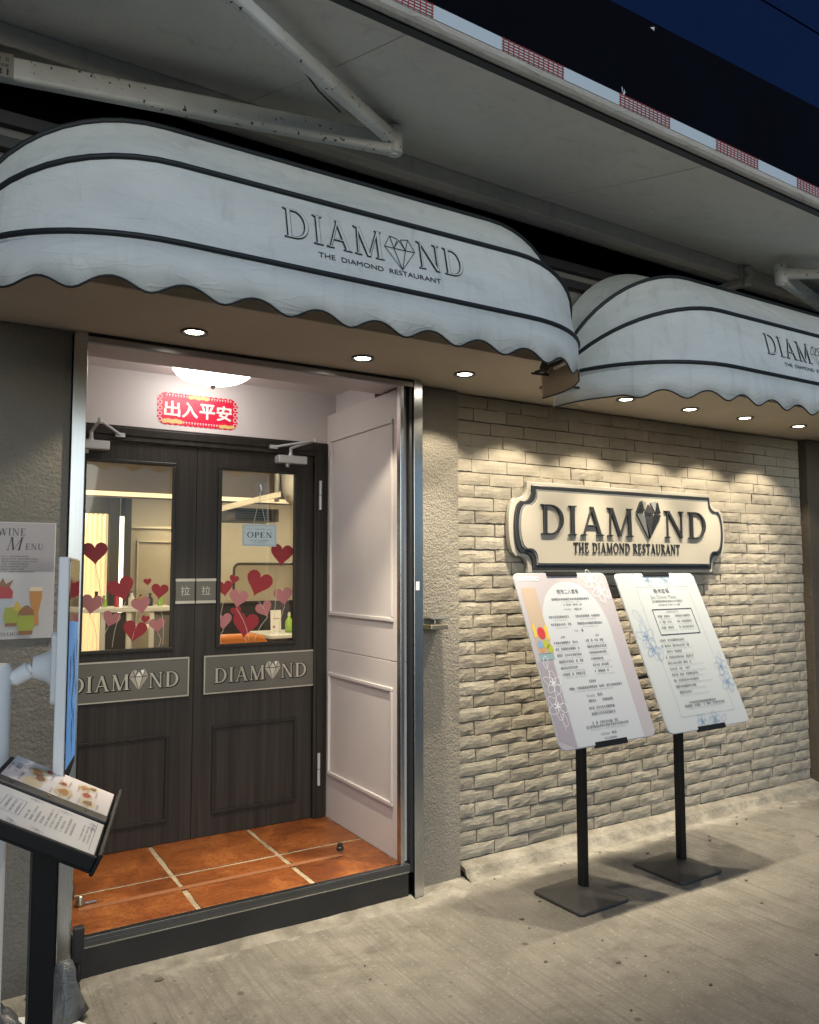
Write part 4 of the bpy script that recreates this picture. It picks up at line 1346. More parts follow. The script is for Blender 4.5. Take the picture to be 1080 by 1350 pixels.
mb.build('stone_emblem', [M['sign_black'], M['sign_grey']], sg)
mb = MB()
serif_text(mb, "THE DIAMOND RESTAURANT", (3.02, -.066, 1.594), X_, Z_, .056, .005, 0, .15, .065, .09, 0, .865)
mb.build('subtitle_lettering', M['sign_black'], sg, kind='stuff')

# ---------------------------------------------------------------- menu boards on poles
def menu_stand(org, w_, h_, tilt, yaw, pole, base_c, label, kind):
    t = thing('menu_stand', label, 'menu stand', (base_c[0], base_c[1], 0), 'pole menu stands by the brick wall')
    u = Vector((math.cos(yaw), math.sin(yaw), 0)); nn = Vector((-math.sin(yaw), math.cos(yaw), 0))
    d = nn*math.sin(tilt)+Z_*math.cos(tilt)
    org = Vector(org)
    front = u.cross(d).normalized()          # towards the street
    # base: low pyramid with rounded corners
    mb = MB()
    bx, by = base_c
    lv = [(.155, .0), (.157, .006), (.155, .012), (.145, .016), (.075, .030), (.032, .040)]
    vs = []; k = None
    for s_, z_ in lv:
        pts_ = rrect(2*s_, 2*s_, min(.022, s_*.4), -s_, -s_, 3)
        k = len(pts_)
        vs += [(bx+a*math.cos(yaw)-b*math.sin(yaw), by+a*math.sin(yaw)+b*math.cos(yaw), z_+.004) for a, b in pts_]
    fs = [(j*k+i, j*k+(i+1) % k, (j+1)*k+(i+1) % k, (j+1)*k+i) for j in range(len(lv)-1) for i in range(k)]
    fs += [tuple(range(k))[::-1], tuple((len(lv)-1)*k+i for i in range(k))]
    mb.add(vs, fs); mb.build('base', M['base_black'], t, smooth=True, autosmooth=12)
    px, py = pole
    mb = MB(); mb.box(px-.019, px+.019, py-.019, py+.019, .035, .86)
    mb.build('pole', M['black'], t, bevel=.004)
    pc = org+u*(w_/2)+d*(h_*.35)-front*.018
    mb = MB(); mb.obox(org+u*(px-org.x-.04)+d*.10-front*.03, u*.08, d*.16, front*.022)
    mb.build('bracket', M['black'], t)
    bo = org
    mb = MB(); mb.prism(rrect(w_, h_, .030), bo, u, d, -.008, 0)
    bd = mb.build('board', M['print_white'], t, bevel=.0015)
    mb = MB(); mb.obox(bo+u*(w_*.34)-d*.010-front*.012, u*(w_*.33), d*.026, front*.018)
    mb.build('clip', M['black'], t, bevel=.002)
    mb = MB(); mb.obox(bo+u*(w_*.34)+d*(h_-.018)-front*.012, u*(w_*.33), d*.026, front*.018)
    mb.build('clip', M['black'], t, bevel=.002)
    rng = random.Random(31 if kind == 1 else 47)
    P = lambda mm, pts_, b: mm.flat(pts_, bo, u, d, b)
    if kind == 1:
        mb = MB(); P(mb, rrect(w_-.006, h_-.006, .028, .003, .003), .0010); mb.build('print_ground', M['print_lilac'], bd)
        # white arch page
        ax0, ax1 = w_*.165, w_*.865; acx = (ax0+ax1)/2; ar = (ax1-ax0)/2; ay = h_*.945-ar*1.15
        pts_ = [(ax0, .004), (ax1, .004)]+[(acx+ar*math.cos(R(180*i/24)), ay+ar*1.15*math.sin(R(180*i/24))) for i in range(25)]
        mb = MB(); P(mb, pts_, .0016); mb.build('print_arch', M['print_white'], bd)
        # drinks picture strip
        mb = MB(); P(mb, rect(w_*.145, h_*.385, .025, h_*.525), .0020); mb.build('print_picture', M['print_taupe'], bd)
        mb = MB(); P(mb, rect(w_*.145, h_*.035, .025, h_*.487), .0020); mb.build('print_band', M['print_teal'], bd)
        mb = MB(); P(mb, [(.004, .045), (ax0-.004, .004), (ax0-.004, h_*.48), (.004, h_*.48)], .0013); mb.build('print_side', M['print_mauve'], bd)
        for nm, m_, pp in (('print_fruit', 'food_red', [ell(.075, h_*.640, .024, .030)]),
                           ('print_drink', 'food_yellow', [rect(.018, .06, .028, h_*.62)]), ('print_drink', 'food_yellow', [rect(.02, .07, .10, h_*.60)]), ('print_drink', 'food_green', [ell(.105, h_*.55, .018, .022)]),
                           ('print_juice', 'food_green', [ell(.085, h_*.575, .020, .022)]),
                           ('print_glass', 'blue_flower', [ell(.050, h_*.575, .017, .020)]),
                           ('print_cake', 'food_orange', [rect(.03, .014, .04, h_*.535)])):
            mb = MB()
            for z_, q in enumerate(pp): P(mb, q, .0026+.0003*z_)
            mb.build(nm, M[m_], bd)
        tx = MB(); gr = MB()
        font_text(tx, "晚市二人套餐", bo+u*acx+d*(h_*.868), u, d, width=.145, height=.024, base=.0024)
        y = .825
        def line(yy, a, b, hh=.0122, m_=None, cw=None): greek(m_ or tx, bo, u, d, a*w_, b*w_, yy*h_, hh, .0024, rng, cw)
        line(.828, .30, .73); line(.815, .42, .62, .004, gr); line(.795, .40, .64, .009)
        font_text(gr, "Appetizer", bo+u*(acx-.035)+d*(h_*.765), u, d, width=.05, height=.013, base=.0024)
        font_text(tx, "前菜小食", bo+u*(acx+.035)+d*(h_*.765), u, d, width=.05, height=.013, base=.0024)
        for r_ in range(2):
            yy = .722-.045*r_
            line(yy, .24, .46); line(yy, .52, .79); line(yy-.014, .28, .42, .004, gr); line(yy-.014, .56, .74, .004, gr)
        font_text(gr, "Soup", bo+u*(acx-.02)+d*(h_*.635), u, d, width=.026, height=.013, base=.0024)
        font_text(tx, "湯", bo+u*(acx+.02)+d*(h_*.635), u, d, width=.016, height=.014, base=.0024)
        font_text(tx, "主菜", bo+u*(acx-.12)+d*(h_*.603), u, d, width=.026, height=.011, base=.0024)
        font_text(tx, "主菜", bo+u*(acx+.11)+d*(h_*.603), u, d, width=.026, height=.011, base=.0024)
        for r_ in range(6):
            yy = .570-.036*r_
            line(yy, .215, .40+.08*rng.random()); line(yy+.003, .55, .70+.09*rng.random())
            line(yy-.012, .23, .46, .0035, gr); line(yy-.009, .56, .76, .0035, gr)
        line(.340, .46, .55); line(.308, .24, .80); line(.296, .28, .7, .0035, gr)
        font_text(gr, "Desserts", bo+u*(acx-.05)+d*(h_*.262), u, d, width=.052, height=.013, base=.0024)
        font_text(tx, "甜品", bo+u*(acx+.01)+d*(h_*.262), u, d, width=.032, height=.014, base=.0024)
        line(.232, .36, .48); line(.232, .54, .66); line(.192, .38, .66); line(.160, .39, .64); line(.180, .42, .6, .0035, gr)
        line(.112, .37, .66); line(.093, .30, .76); line(.082, .33, .72, .0035, gr)
        font_text(gr, "Additional", bo+u*(acx-.03)+d*(h_*.050), u, d, width=.06, height=.012, base=.0024)
        font_text(tx, "飲品", bo+u*(acx+.03)+d*(h_*.050), u, d, width=.032, height=.013, base=.0024)
        line(.026, .45, .58, .008)
        tx.build('print_text', M['ink'], bd, kind='stuff'); gr.build('print_small_text', M['ink_grey'], bd, kind='stuff')
        fl = MB()
        font_text(fl, "DIAMOND", bo+u*.085+d*(h_*.952), u, d, width=.14, height=.022, base=.0024)
        font_text(fl, "Dinner Set", bo+u*(w_*.92)+d*(h_*.28), -d, u, width=.30, height=.05, base=-.0024, slant=.35)
    else:
        mb = MB(); P(mb, rrect(w_-.006, h_-.006, .028, .003, .003), .0010); mb.build('print_ground', M['print_pale'], bd)
        tx = MB(); gr = MB(); fl = MB()
        acx = w_*.50
        def frame(m_, x0, x1, y0, y1, lw, b):
            P(m_, rect(x1-x0, lw, x0, y0), b); P(m_, rect(x1-x0, lw, x0, y1-lw), b)
            P(m_, rect(lw, y1-y0-2*lw, x0, y0+lw), b); P(m_, rect(lw, y1-y0-2*lw, x1-lw, y0+lw), b)
        frame(gr, w_*.20, w_*.86, h_*.085, h_*.905, .0015, .0018)
        frame(tx, w_*.30, w_*.80, h_*.585, h_*.755, .0042, .0022)
        font_text(tx, "晚市套餐", bo+u*acx+d*(h_*.860), u, d, width=.125, height=.028, base=.0024)
        font_text(gr, "Set Dinner Menu", bo+u*acx+d*(h_*.825), u, d, width=.205, height=.022, base=.0024)
        def line(yy, a, b, hh=.0122, m_=None): greek(m_ or tx, bo, u, d, a*w_, b*w_, yy*h_, hh, .0024, rng)
        line(.800, .34, .72); line(.778, .40, .68, .008)
        line(.730, .46, .62, .011, gr)
        for r_ in range(3):
            yy = .700-.037*r_
            line(yy, .34, .49); line(yy, .56, .75); line(yy-.012, .35, .52, .0035, gr); line(yy-.012, .57, .74, .0035, gr)
        for r_ in range(10):
            yy = .545-.036*r_
            line(yy, .26, .46+.16*rng.random()); line(yy-.012, .27, .54+.22*rng.random(), .0035, gr)
        line(.155, .34, .68); line(.137, .28, .78); line(.127, .32, .74, .004, gr)
        tx.build('print_text', M['ink'], bd, kind='stuff'); gr.build('print_small_text', M['ink_grey'], bd, kind='stuff')
    # line-drawn flowers
    fm = M['white_line'] if kind == 1 else M['blue_flower']
    def flower(cx, cy, s_, rot, lw=.0017, leaf=True):
        kk = 0
        for p_ in range(5):
            a = rot+p_*2*math.pi/5
            prev = None
            for i in range(13):
                q = i/12*2*math.pi
                lx = s_*(.52+.50*math.cos(q)); ly = s_*.33*math.sin(q)*(1+.25*math.sin(3*q+p_))
                cur = (cx+lx*math.cos(a)-ly*math.sin(a), cy+lx*math.sin(a)+ly*math.cos(a))
                if prev: kk += 1; fl.flat(seg(*prev, *cur, lw), bo, u, d, .0022+.00005*(kk % 9))
                prev = cur
            fl.flat(seg(cx, cy, cx+s_*.38*math.cos(a), cy+s_*.38*math.sin(a), lw*1.6), bo, u, d, .0027)
    def sprig(pts_, lw=.0017):
        for a, b in zip(pts_[:-1], pts_[1:]): fl.flat(seg(*a, *b, lw), bo, u, d, .0021)
    def leafs(cx, cy, ang, s_):
        prev = None
        for i in range(11):
            q = i/10*2*math.pi
            lx = s_*(.5-.5*math.cos(q)); ly = s_*.24*math.sin(q)
            cur = (cx+lx*math.cos(ang)-ly*math.sin(ang), cy+lx*math.sin(ang)+ly*math.cos(ang))
            if prev: fl.flat(seg(*prev, *cur, .0016), bo, u, d, .0023)
            prev = cur
    if kind == 1:
        flower(w_*.80, h_*.955, .055, .3); flower(w_*.88, h_*.88, .060, .9); leafs(w_*.90, h_*.80, 1.9, .07); leafs(w_*.95, h_*.83, 1.2, .05)
        flower(w_*.10, h_*.36, .055, .2); flower(w_*.08, h_*.23, .060, 1.0); leafs(w_*.07, h_*.44, 1.3, .06); leafs(w_*.12, h_*.12, 1.7, .06)
        sprig([(w_*.08, h_*.48), (w_*.10, h_*.36), (w_*.08, h_*.23), (w_*.10, h_*.10)])
    else:
        flower(w_*.12, h_*.585, .070, .4); flower(w_*.15, h_*.50, .055, 1.1); leafs(w_*.14, h_*.68, 2.2, .08); leafs(w_*.19, h_*.43, 1.1, .08)
        leafs(w_*.08, h_*.46, .9, .06); sprig([(w_*.10, h_*.73), (w_*.16, h_*.66), (w_*.12, h_*.585), (w_*.15, h_*.50), (w_*.20, h_*.42)])
        flower(w_*.90, h_*.36, .055, .4); flower(w_*.90, h_*.26, .060, 1.2); leafs(w_*.93, h_*.20, 1.7, .06); leafs(w_*.92, h_*.40, 1.4, .05)
        flower(w_*.58, h_*.045, .045, .3); flower(w_*.42, h_*.048, .040, .8); leafs(w_*.50, h_*.03, .4, .06); leafs(w_*.66, h_*.03, .6, .05)
        flower(w_*.38, h_*.955, .040, .3); flower(w_*.60, h_*.950, .045, .8); leafs(w_*.48, h_*.95, .1, .06); leafs(w_*.66, h_*.97, .5, .05); leafs(w_*.30, h_*.975, -.4, .05)
    fl.build('print_flowers', fm, bd, kind='stuff')
    return t
menu_stand((2.403, -.629, .701), .628, .843, .382, .030, (2.642, -.500), (2.606, -.520), 'pole menu stand with the lilac bordered menu board', 1)
menu_stand((3.103, -.627, .698), .643, .851, .408, .024, (3.315, -.500), (3.254, -.520), 'pole menu stand with the pale board and blue line flowers', 2)

# ---------------------------------------------------------------- small shelf ashtray on the pillar
t = thing('wall_ashtray', 'small metal wall ashtray fixed to the tan pillar', 'ashtray', (2.11, -.05, 1.23))
mb = MB(); mb.box(2.052, 2.150, -.125, -.037, 1.215, 1.238)
mb.build('tray', M['brass'], t, bevel=.004)
mb = MB(); mb.obox((2.066, -.120, 1.262), (.10, 0, .0), (0, .082, .010), (0, 0, .006)); mb.box(2.095, 2.102, -.09, -.083, 1.238, 1.264)
mb.build('cover', M['steel'], t, bevel=.002)

# ---------------------------------------------------------------- poster on the left wall
t = thing('drinks_poster', 'laminated drinks menu poster on the dark stucco wall', 'poster', (.2, -.106, 1.46))
PX0, PX1, PZ0, PZ1 = .100, .399, 1.254, 1.676
po = Vector((PX0, -.108, PZ0)); PW, PH = PX1-PX0, PZ1-PZ0
mb = MB(); mb.prism(rect(PW, PH), po, X_, Z_, 0, .003); bd = mb.build('sheet', M['poster_low'], t)
mb = MB(); mb.flat(rect(PW-.008, PH*.42, .004, PH*.575), po, X_, Z_, .0036); mb.build('print_top', M['poster_top'], t)
mb = MB()
serif_text(mb, "WINE", po+X_*(PW*.36)+Z_*(PH*.885), X_, Z_, .026, 0, .0042, .12, .05, .10, 0, None, center=False)
serif_text(mb, "M", po+X_*(PW*.44)+Z_*(PH*.76), (X_+Z_*.0), (Z_+X_*.25).normalized(), .048, 0, .0042, .10, .04, .05, 0, None, center=False)
serif_text(mb, "ENU", po+X_*(PW*.66)+Z_*(PH*.765), X_, Z_, .022, 0, .0042, .12, .05, .10, 0, None, center=False)
rng = random.Random(8)
for i in range(7):
    greek(mb, po, X_, Z_, PW*.40, PW*(.66+.2*rng.random()), PH*(.70-.022*i), .0045, .0042, rng)
serif_text(mb, "DIAMOND", po+X_*(PW*.42)+Z_*(PH*.030), X_, Z_, .012, 0, .0042, .12, .06, .10, 0, None)
mb.build('print_text', M['ink'], t, kind='stuff')
def cup(pts_, m_, b, nm):
    mb = MB(); mb.flat(pts_, po, X_, Z_, b); mb.build(nm, M[m_], t)
def at(pts_): return [(x-PX0, z-PZ0) for x, z in pts_]
cup(at([(.322, 1.302), (.350, 1.302), (.347, 1.345), (.358, 1.405), (.358, 1.425), (.317, 1.425), (.317, 1.405), (.327, 1.345)]), 'food_orange', .0042, 'print_beer')
cup(at([(.317, 1.4255), (.358, 1.4255), (.359, 1.440), (.316, 1.440)]), 'food_cream', .0042, 'print_foam')
cup(at([(.190, 1.405), (.262, 1.405), (.262, 1.395), (.240, 1.372), (.230, 1.365), (.229, 1.318), (.250, 1.312), (.202, 1.312), (.223, 1.318), (.222, 1.365), (.212, 1.372), (.190, 1.395)]), 'print_white', .0040, 'print_goblet')
cup(at([(.195, 1.400), (.260, 1.400), (.262, 1.425), (.250, 1.442), (.226, 1.450), (.205, 1.440), (.192, 1.425)]), 'food_red', .0046, 'print_dessert')
cup(at([(.200, 1.440), (.190, 1.462), (.216, 1.452), (.228, 1.474), (.238, 1.452), (.262, 1.468), (.250, 1.438), (.226, 1.444)]), 'food_brown', .0050, 'print_leaf')
cup(at([(.238, 1.312), (.278, 1.312), (.282, 1.335), (.279, 1.368), (.238, 1.368), (.234, 1.335)]), 'food_green', .0052, 'print_tumbler')
cup(at([(.240, 1.300), (.276, 1.300), (.278, 1.3118), (.238, 1.3118)]), 'food_brown', .0052, 'print_tumbler_base')
cup(at([(.262, 1.362), (.276, 1.392), (.300, 1.350), (.288, 1.346)]), 'food_yellow', .0056, 'print_lemon')
cup(at([(.283, 1.283), (.330, 1.283), (.336, 1.305), (.331, 1.338), (.282, 1.338), (.277, 1.305)]), 'food_green', .0060, 'print_tumbler')
cup(at([(.285, 1.268), (.328, 1.268), (.330, 1.2828), (.283, 1.2828)]), 'food_brown', .0060, 'print_tumbler_base')
cup(at([(.280, 1.339), (.333, 1.339), (.330, 1.356), (.312, 1.375), (.300, 1.372), (.284, 1.356)]), 'food_brown', .0064, 'print_garnish')

# ---------------------------------------------------------------- lectern with two menus
O_ = Vector((0.492, -.81, .838)); ya, ti = 0.2737, 0.4584
sv = Vector((math.sin(ya), math.cos(ya), 0)); hv = Vector((math.cos(ya), -math.sin(ya), 0))
lv_ = hv*math.cos(ti)-Z_*math.sin(ti)              # down the slope, towards the ledge
nv_ = lv_.cross(sv).normalized()
if nv_.z < 0: nv_ = -nv_
t = thing('menu_lectern', 'black lectern with a sloping tray holding two menus', 'lectern', (.29, -1.02, 0))
def slab(o, a, b, c): return MB().obox(o, a, b, c)
c0 = O_-lv_*.312+sv*.012-nv_*.010
slab(c0, lv_*.318, -sv*.552, -nv_*.022).build('tray', M['black'], t, bevel=.003)
slab(O_+lv_*.006+sv*.018-nv_*.034, lv_*.010, -sv*.565, nv_*.052).build('ledge', M['black'], t, bevel=.003)
slab(O_-lv_*.312-sv*.532-nv_*.026, lv_*.318, -sv*.012, nv_*.034).build('side_rail', M['black'], t, bevel=.003)
slab(O_-lv_*.306-sv*.232-nv_*.004, lv_*.308, -sv*.050, nv_*.012).build('divider', M['black_plastic'], t, bevel=.004)
for k in (.06, .16, .26):
    c = O_-lv_*k-sv*.257+nv_*.0085
    MB().tube([c, c+nv_*.0016], .004, 8).build('screw', M['steel_dark'], t)
pc = O_-lv_*.15-sv*.257-nv_*.03
MB().box(pc.x-.029, pc.x+.029, pc.y-.029, pc.y+.029, .012, pc.z+.012).build('post', M['black'], t, bevel=.003)
MB().box(pc.x-.16, pc.x+.16, pc.y-.16, pc.y+.16, .002, .014).build('base', M['black'], t, bevel=.004)
rng = random.Random(77)
def sheet(off, w_, label, kind):
    # sheet frame: reader stands at the ledge; u to the reader's right, d up the slope
    tt = thing('menu_sheet', label, 'menu', tuple(O_-lv_*.15-sv*(off+w_/2)), 'menus on the lectern')
    u, d = sv, -lv_
    o = O_-lv_*.002-sv*(off+w_)+nv_*.0005
    if u.cross(d).dot(nv_) < 0: pass
    mb = MB(); mb.prism(rect(w_, .294), o, u, d, -.0035, .0012)
    sh_ = mb.build('paper', M['paper'] if kind else M['paper_pink'], tt)
    tx = MB(); P = lambda pts_, m_, nm, b: MB().flat(pts_, o, u, d, b).build(nm, M[m_], tt)
    if kind == 0:
        for cx, cy, s_, m_ in ((.045, .215, .036, 'food_cream'), (.10, .205, .030, 'food_brown'), (.15, .22, .034, 'food_orange'), (.185, .19, .022, 'food_red'),
                               (.06, .13, .036, 'food_orange'), (.13, .14, .020, 'food_red'), (.05, .06, .030, 'food_brown'), (.11, .07, .024, 'food_red'), (.165, .085, .026, 'food_orange'), (.185, .06, .02, 'food_brown')):
            s_ *= 1.25
            P(ell(cx, cy, s_, s_*.62, 10), 'food_cream', 'print_plate', .0018)
            P([(cx+(a-cx)*rng.uniform(.5, .95), cy+(b-cy)*rng.uniform(.5, .95)) for a, b in ell(cx, cy, s_*.85, s_*.5, 9)], m_, 'print_dish', .0023+.00005*rng.random())
        greek(tx, o, u, d, .05, .17, .262, .014, .002, rng); greek(tx, o, u, d, .02, .10, .245, .008, .002, rng); greek(tx, o, u, d, .06, .16, .285, .006, .002, rng)
        for i in range(12): greek(tx, o, u, d, .012+.1*(i % 2), .07+.1*(i % 2), .03+.013*i, .005, .002, rng)
    else:
        P(rect(.20, .0012, .015, .015), 'ink_grey', 'print_rule', .002)
        for a, b, c, dd in ((.06, .17, .195, .1965), (.06, .17, .245, .2465), (.06, .0615, .195, .245), (.1685, .17, .195, .245)):
            tx.flat(rect(b-a, dd-c, a, c), o, u, d, .002)
        for i in range(3): greek(tx, o, u, d, .07, .16, .202+.014*i, .006, .0021, rng)
        for i in range(10): greek(tx, o, u, d, .06, .12+.08*rng.random(), .065+.0125*i, .0055, .002, rng)
        for i in range(3): greek(tx, o, u, d, .05, .17, .022+.010*i, .0045, .002, rng)
        greek(tx, o, u, d, .07, .16, .272, .010, .002, rng)
        for cx, cy, q in ((.02, .25, 1.2), (.018, .20, 1.0), (.02, .14, 1.4), (.21, .18, 1.7), (.205, .10, 1.5), (.19, .02, .6), (.16, .018, .4)):
            for k in range(5):
                a = q+k*.7
                tx.flat(seg(cx, cy, cx+.018*math.cos(a), cy+.018*math.sin(a), .0012), o, u, d, .0019+.00005*k)
    tx.build('print_text', M['ink_grey'], tt, kind='stuff')
sheet(0.0, .223, 'menu sheet with food photos, farther half of the lectern', 0)
sheet(.290, .225, 'white text menu sheet, nearer half of the lectern', 1)

# ---------------------------------------------------------------- white display stand
t = thing('display_stand', 'white floor stand holding a tall black glass screen seen edge on', 'display', (.19, -.58, 0))
pc = Vector((.182, -.60, 0))
mb = MB(); mb.lathe([(0, 0), (.335, 0), (.34, .006), (.335, .016), (.30, .022), (.06, .028), (0, .028)], (.20, -.60, .002), 40)
mb.build('base', M['white_plastic'], t, smooth=True, autosmooth=40)
mb = MB(); mb.lathe([(0, .028), (.045, .028), (.045, 1.205), (.040, 1.218), (0, 1.219)], pc, 24)
mb.build('pole', M['white_plastic'], t, smooth=True, autosmooth=40)
# screen slab: near edge P1 to far edge P2
P1 = Vector((.352, -.80, 0)); ang = R(12.3)
sd = Vector((math.sin(ang), math.cos(ang), 0)); sn = Vector((sd.y, -sd.x, 0))   # sn: front face normal (+x,-y)
Zb, Zt, SW = .862, 1.540, .40
mb = MB(); mb.obox(P1+Z_*Zb-sn*.030, sd*SW, sn*.030, Z_*(Zt-Zb))
mb.build('screen_body', M['white_plastic'], t, bevel=.004)
mb = MB(); mb.prism(rrect(SW-.012, Zt-Zb-.012, .012, .006, .006), P1+Z_*Zb, sd, Z_, .0005, .003)
mb.build('screen_glass', M['screen'], t)
M['screen_blue'] = emit('lit_screen_blue', (.09, .24, .52), .42)
mb = MB(); mb.flat([(.012, .060), (SW-.014, .025), (SW-.014, .465), (.012, .490)], P1+Z_*Zb, sd, Z_, .0036)
mb.build('screen_picture', M['screen_blue'], t)
mb = MB(); rq = random.Random(21)
for k in range(14):
    cx, cz = rq.uniform(.04, SW-.06), rq.uniform(.10, .42)
    mb.flat([(cx, cz+rq.uniform(.02, .06)), (cx+rq.uniform(.008, .03), cz), (cx+rq.uniform(-.01, .01), cz-rq.uniform(.03, .07)), (cx-rq.uniform(.004, .02), cz)], P1+Z_*Zb, sd, Z_, .0040+.00006*k)
mb.build('screen_marks', M['navy'], t, kind='stuff')
mc = P1+sd*.16+Z_*1.205
mb = MB(); mb.prism(rrect(.12, .22, .02, -.06, -.11), mc-sn*.030, sd, Z_, -.022, .0)
mb.build('mount_plate', M['white_plastic'], t, bevel=.004)
a = mc-sn*.052; b = mc-sn*.105
mb = MB(); mb.tube([a, a.lerp(b, .35), b], [.062, .046, .034], 18)
e = Vector((pc.x+.04, pc.y, 1.165))
mb.tube([b, b.lerp(e, .12), b.lerp(e, .16), b.lerp(e, .85), b.lerp(e, .9), e], [.018, .018, .027, .024, .014, .014], 14)
mb.build('arm', M['white_plastic'], t, smooth=True, autosmooth=50)

# grey bag slumped over the foot of the stand
t = thing('plastic_bag', 'crumpled grey plastic bag slumped at the foot of the dark wall', 'bag', (.2, -.4, 0))
bm = bmesh.new(); bmesh.ops.create_icosphere(bm, subdivisions=4, radius=1)
for v_ in bm.verts:
    n1 = noise.noise(v_.co*1.7+Vector((4, 1, 2)))*.30+noise.noise(v_.co*4.5)*.12+noise.noise(v_.co*10)*.04
    p = v_.co*(1+n1)
    k = 1-.45*max(0, p.z)
    v_.co = Vector((.20+p.x*.11*k, -.50+p.y*.10*k, max(.024, .085+p.z*.105)))
me = bpy.data.meshes.new('bag_body'); bm.to_mesh(me); bm.free(); me.materials.append(M['bag'])
for p in me.polygons: p.use_smooth = True
o = bpy.data.objects.new('bag_body', me); COL.objects.link(o); inv_parent(o, t)
t2 = thing('plastic_sheet', 'grey folded plastic sheet slumped at the foot of the left steel post', 'plastic sheet', (.42, -.3, 0))
bm = bmesh.new()
bmesh.ops.create_cone(bm, cap_ends=True, segments=18, radius1=.12, radius2=.03, depth=.17)
bmesh.ops.subdivide_edges(bm, edges=bm.edges[:], cuts=4, use_grid_fill=True)
for v_ in bm.verts:
    q = noise.noise(v_.co*9+Vector((1, 7, 3)))*.022+noise.noise(v_.co*22)*.007
    v_.co = Vector((.432+v_.co.x*.62+q, -.36+v_.co.y*.55+q*.7, max(.026, .11+v_.co.z)))
me = bpy.data.meshes.new('sheet_body'); bm.to_mesh(me); bm.free(); me.materials.append(M['bag'])
for p in me.polygons: p.use_smooth = True
o = bpy.data.objects.new('sheet_body', me); COL.objects.link(o); inv_parent(o, t2)

# cable and socket box by the left post
t = thing('junction_box', 'small black box with dangling cable at the left end of the step', 'junction box', (.52, -.13, .1))
MB().box(.4915, .528, -.170, -.1355, .095, .215).build('box', M['black_plastic'], t, bevel=.004)
mb = MB()
pth = [(.505, -.155, .095), (.500, -.165, .05), (.515, -.168, .03), (.525, -.172, .06), (.515, -.170, .085), (.508, -.175, .04), (.515, -.18, -.0), (.505, -.19, .006), (.47, -.21, .006), (.42, -.20, .006), (.38, -.17, .006)]
mb.tube(pth, .004, 6)
mb.build('cable', M['black_plastic'], t, smooth=True)
mb = MB(); mb.tube([(.505, .16, .165), (.535, .165, .20), (.540, .19, .235), (.52, .22, .262), (.502, .23, .27)], .006, 6)
mb.build('cable', M['black_plastic'], t, smooth=True)

# ---------------------------------------------------------------- heart stickers on the glass
def heart_pts(n=28):
    r = []
    for i in range(n):
        a = 2*math.pi*i/n
        r.append((.0625*math.pow(math.sin(a), 3)*.5*16/16*.5*4, (13*math.cos(a)-5*math.cos(2*a)-2*math.cos(3*a)-math.cos(4*a))/16*.5/4*1.0*1))
    return r
def heart(x, z, wpx, rot, col, label, stem, grp):
    hh = heart_pts()
    mx = max(abs(p[0]) for p in hh); wpx *= 1.10; s_ = wpx/2/mx
    myt = max(p[1] for p in hh); myb = min(p[1] for p in hh)
    hh = [(a*s_, (b-(myt+myb)/2)*(wpx*.92/(myt-myb))) for a, b in hh]
    ca, sa = math.cos(rot), math.sin(rot)
    hh = [(a*ca-b*sa, a*sa+b*ca) for a, b in hh]
    t = thing('heart_sticker', label, 'heart sticker', (x, .737, z), grp)
    MB().prism(hh, (x, .7375, z), X_, Z_, 0, .0014+.0004*rng.random()).build('heart', M['heart_red'] if col == 'r' else M['heart_pink'], t)
    # folded halves: a fine crease ridge
    tip = (-(-wpx*.46)*sa, -wpx*.46*ca)
    tip = (wpx*.46*sa, -wpx*.46*ca); topc = (-wpx*.24*sa, wpx*.24*ca)
    MB().prism(seg(*tip, *topc, .0020), (x, .7375, z), X_, Z_, .0013, .0024).build('crease', M['heart_red'] if col == 'r' else M['heart_pink'], t)
    if stem:
        ex, ez = stem
        pth = []
        for i in range(7):
            f = i/6
            pth.append((x+tip[0]+(ex-x-tip[0])*f+.012*math.sin(f*math.pi)*(1 if ex > x else -1), .7362, z+tip[1]+(ez-z-tip[1])*f))
        MB().tube(pth, .0013, 5).build('stem', M['string'], t)
rng = random.Random(5)
G1, G2 = 'heart stickers on the left door window', 'heart stickers on the right door window'
HL = [(.680, 1.580, .108, .05, 'r', 'dark red heart highest on the left door glass, near the steel post', (.735, 1.13)),
      (.808, 1.405, .118, .35, 'r', 'largest dark red heart, middle of the left door glass, tilted left', (.77, 1.13)),
      (.930, 1.442, .036, .1, 'r', 'smallest dark red heart high on the left door glass', None),
      (.990, 1.393, .078, -.1, 'r', 'dark red heart by the right edge of the left door glass', (1.01, 1.13)),
      (.672, 1.335, .095, -.15, 'p', 'pink heart beside the steel post, lower left of the left door glass', (.70, 1.12)),
      (.902, 1.325, .085, .2, 'p', 'pink heart under the smallest red heart, left door glass', (.86, 1.13)),
      (.760, 1.262, .078, -.3, 'p', 'pink heart below the largest red heart, left door glass', (.73, 1.12)),
      (.922, 1.258, .040, -.2, 'r', 'tiny red heart between pink ones low on the left door glass', None),
      (.872, 1.198, .105, -.2, 'r', 'dark red heart lowest on the left door glass', (.87, 1.12)),
      (.982, 1.225, .072, .1, 'p', 'pink heart low by the right edge of the left door glass', (.99, 1.12))]
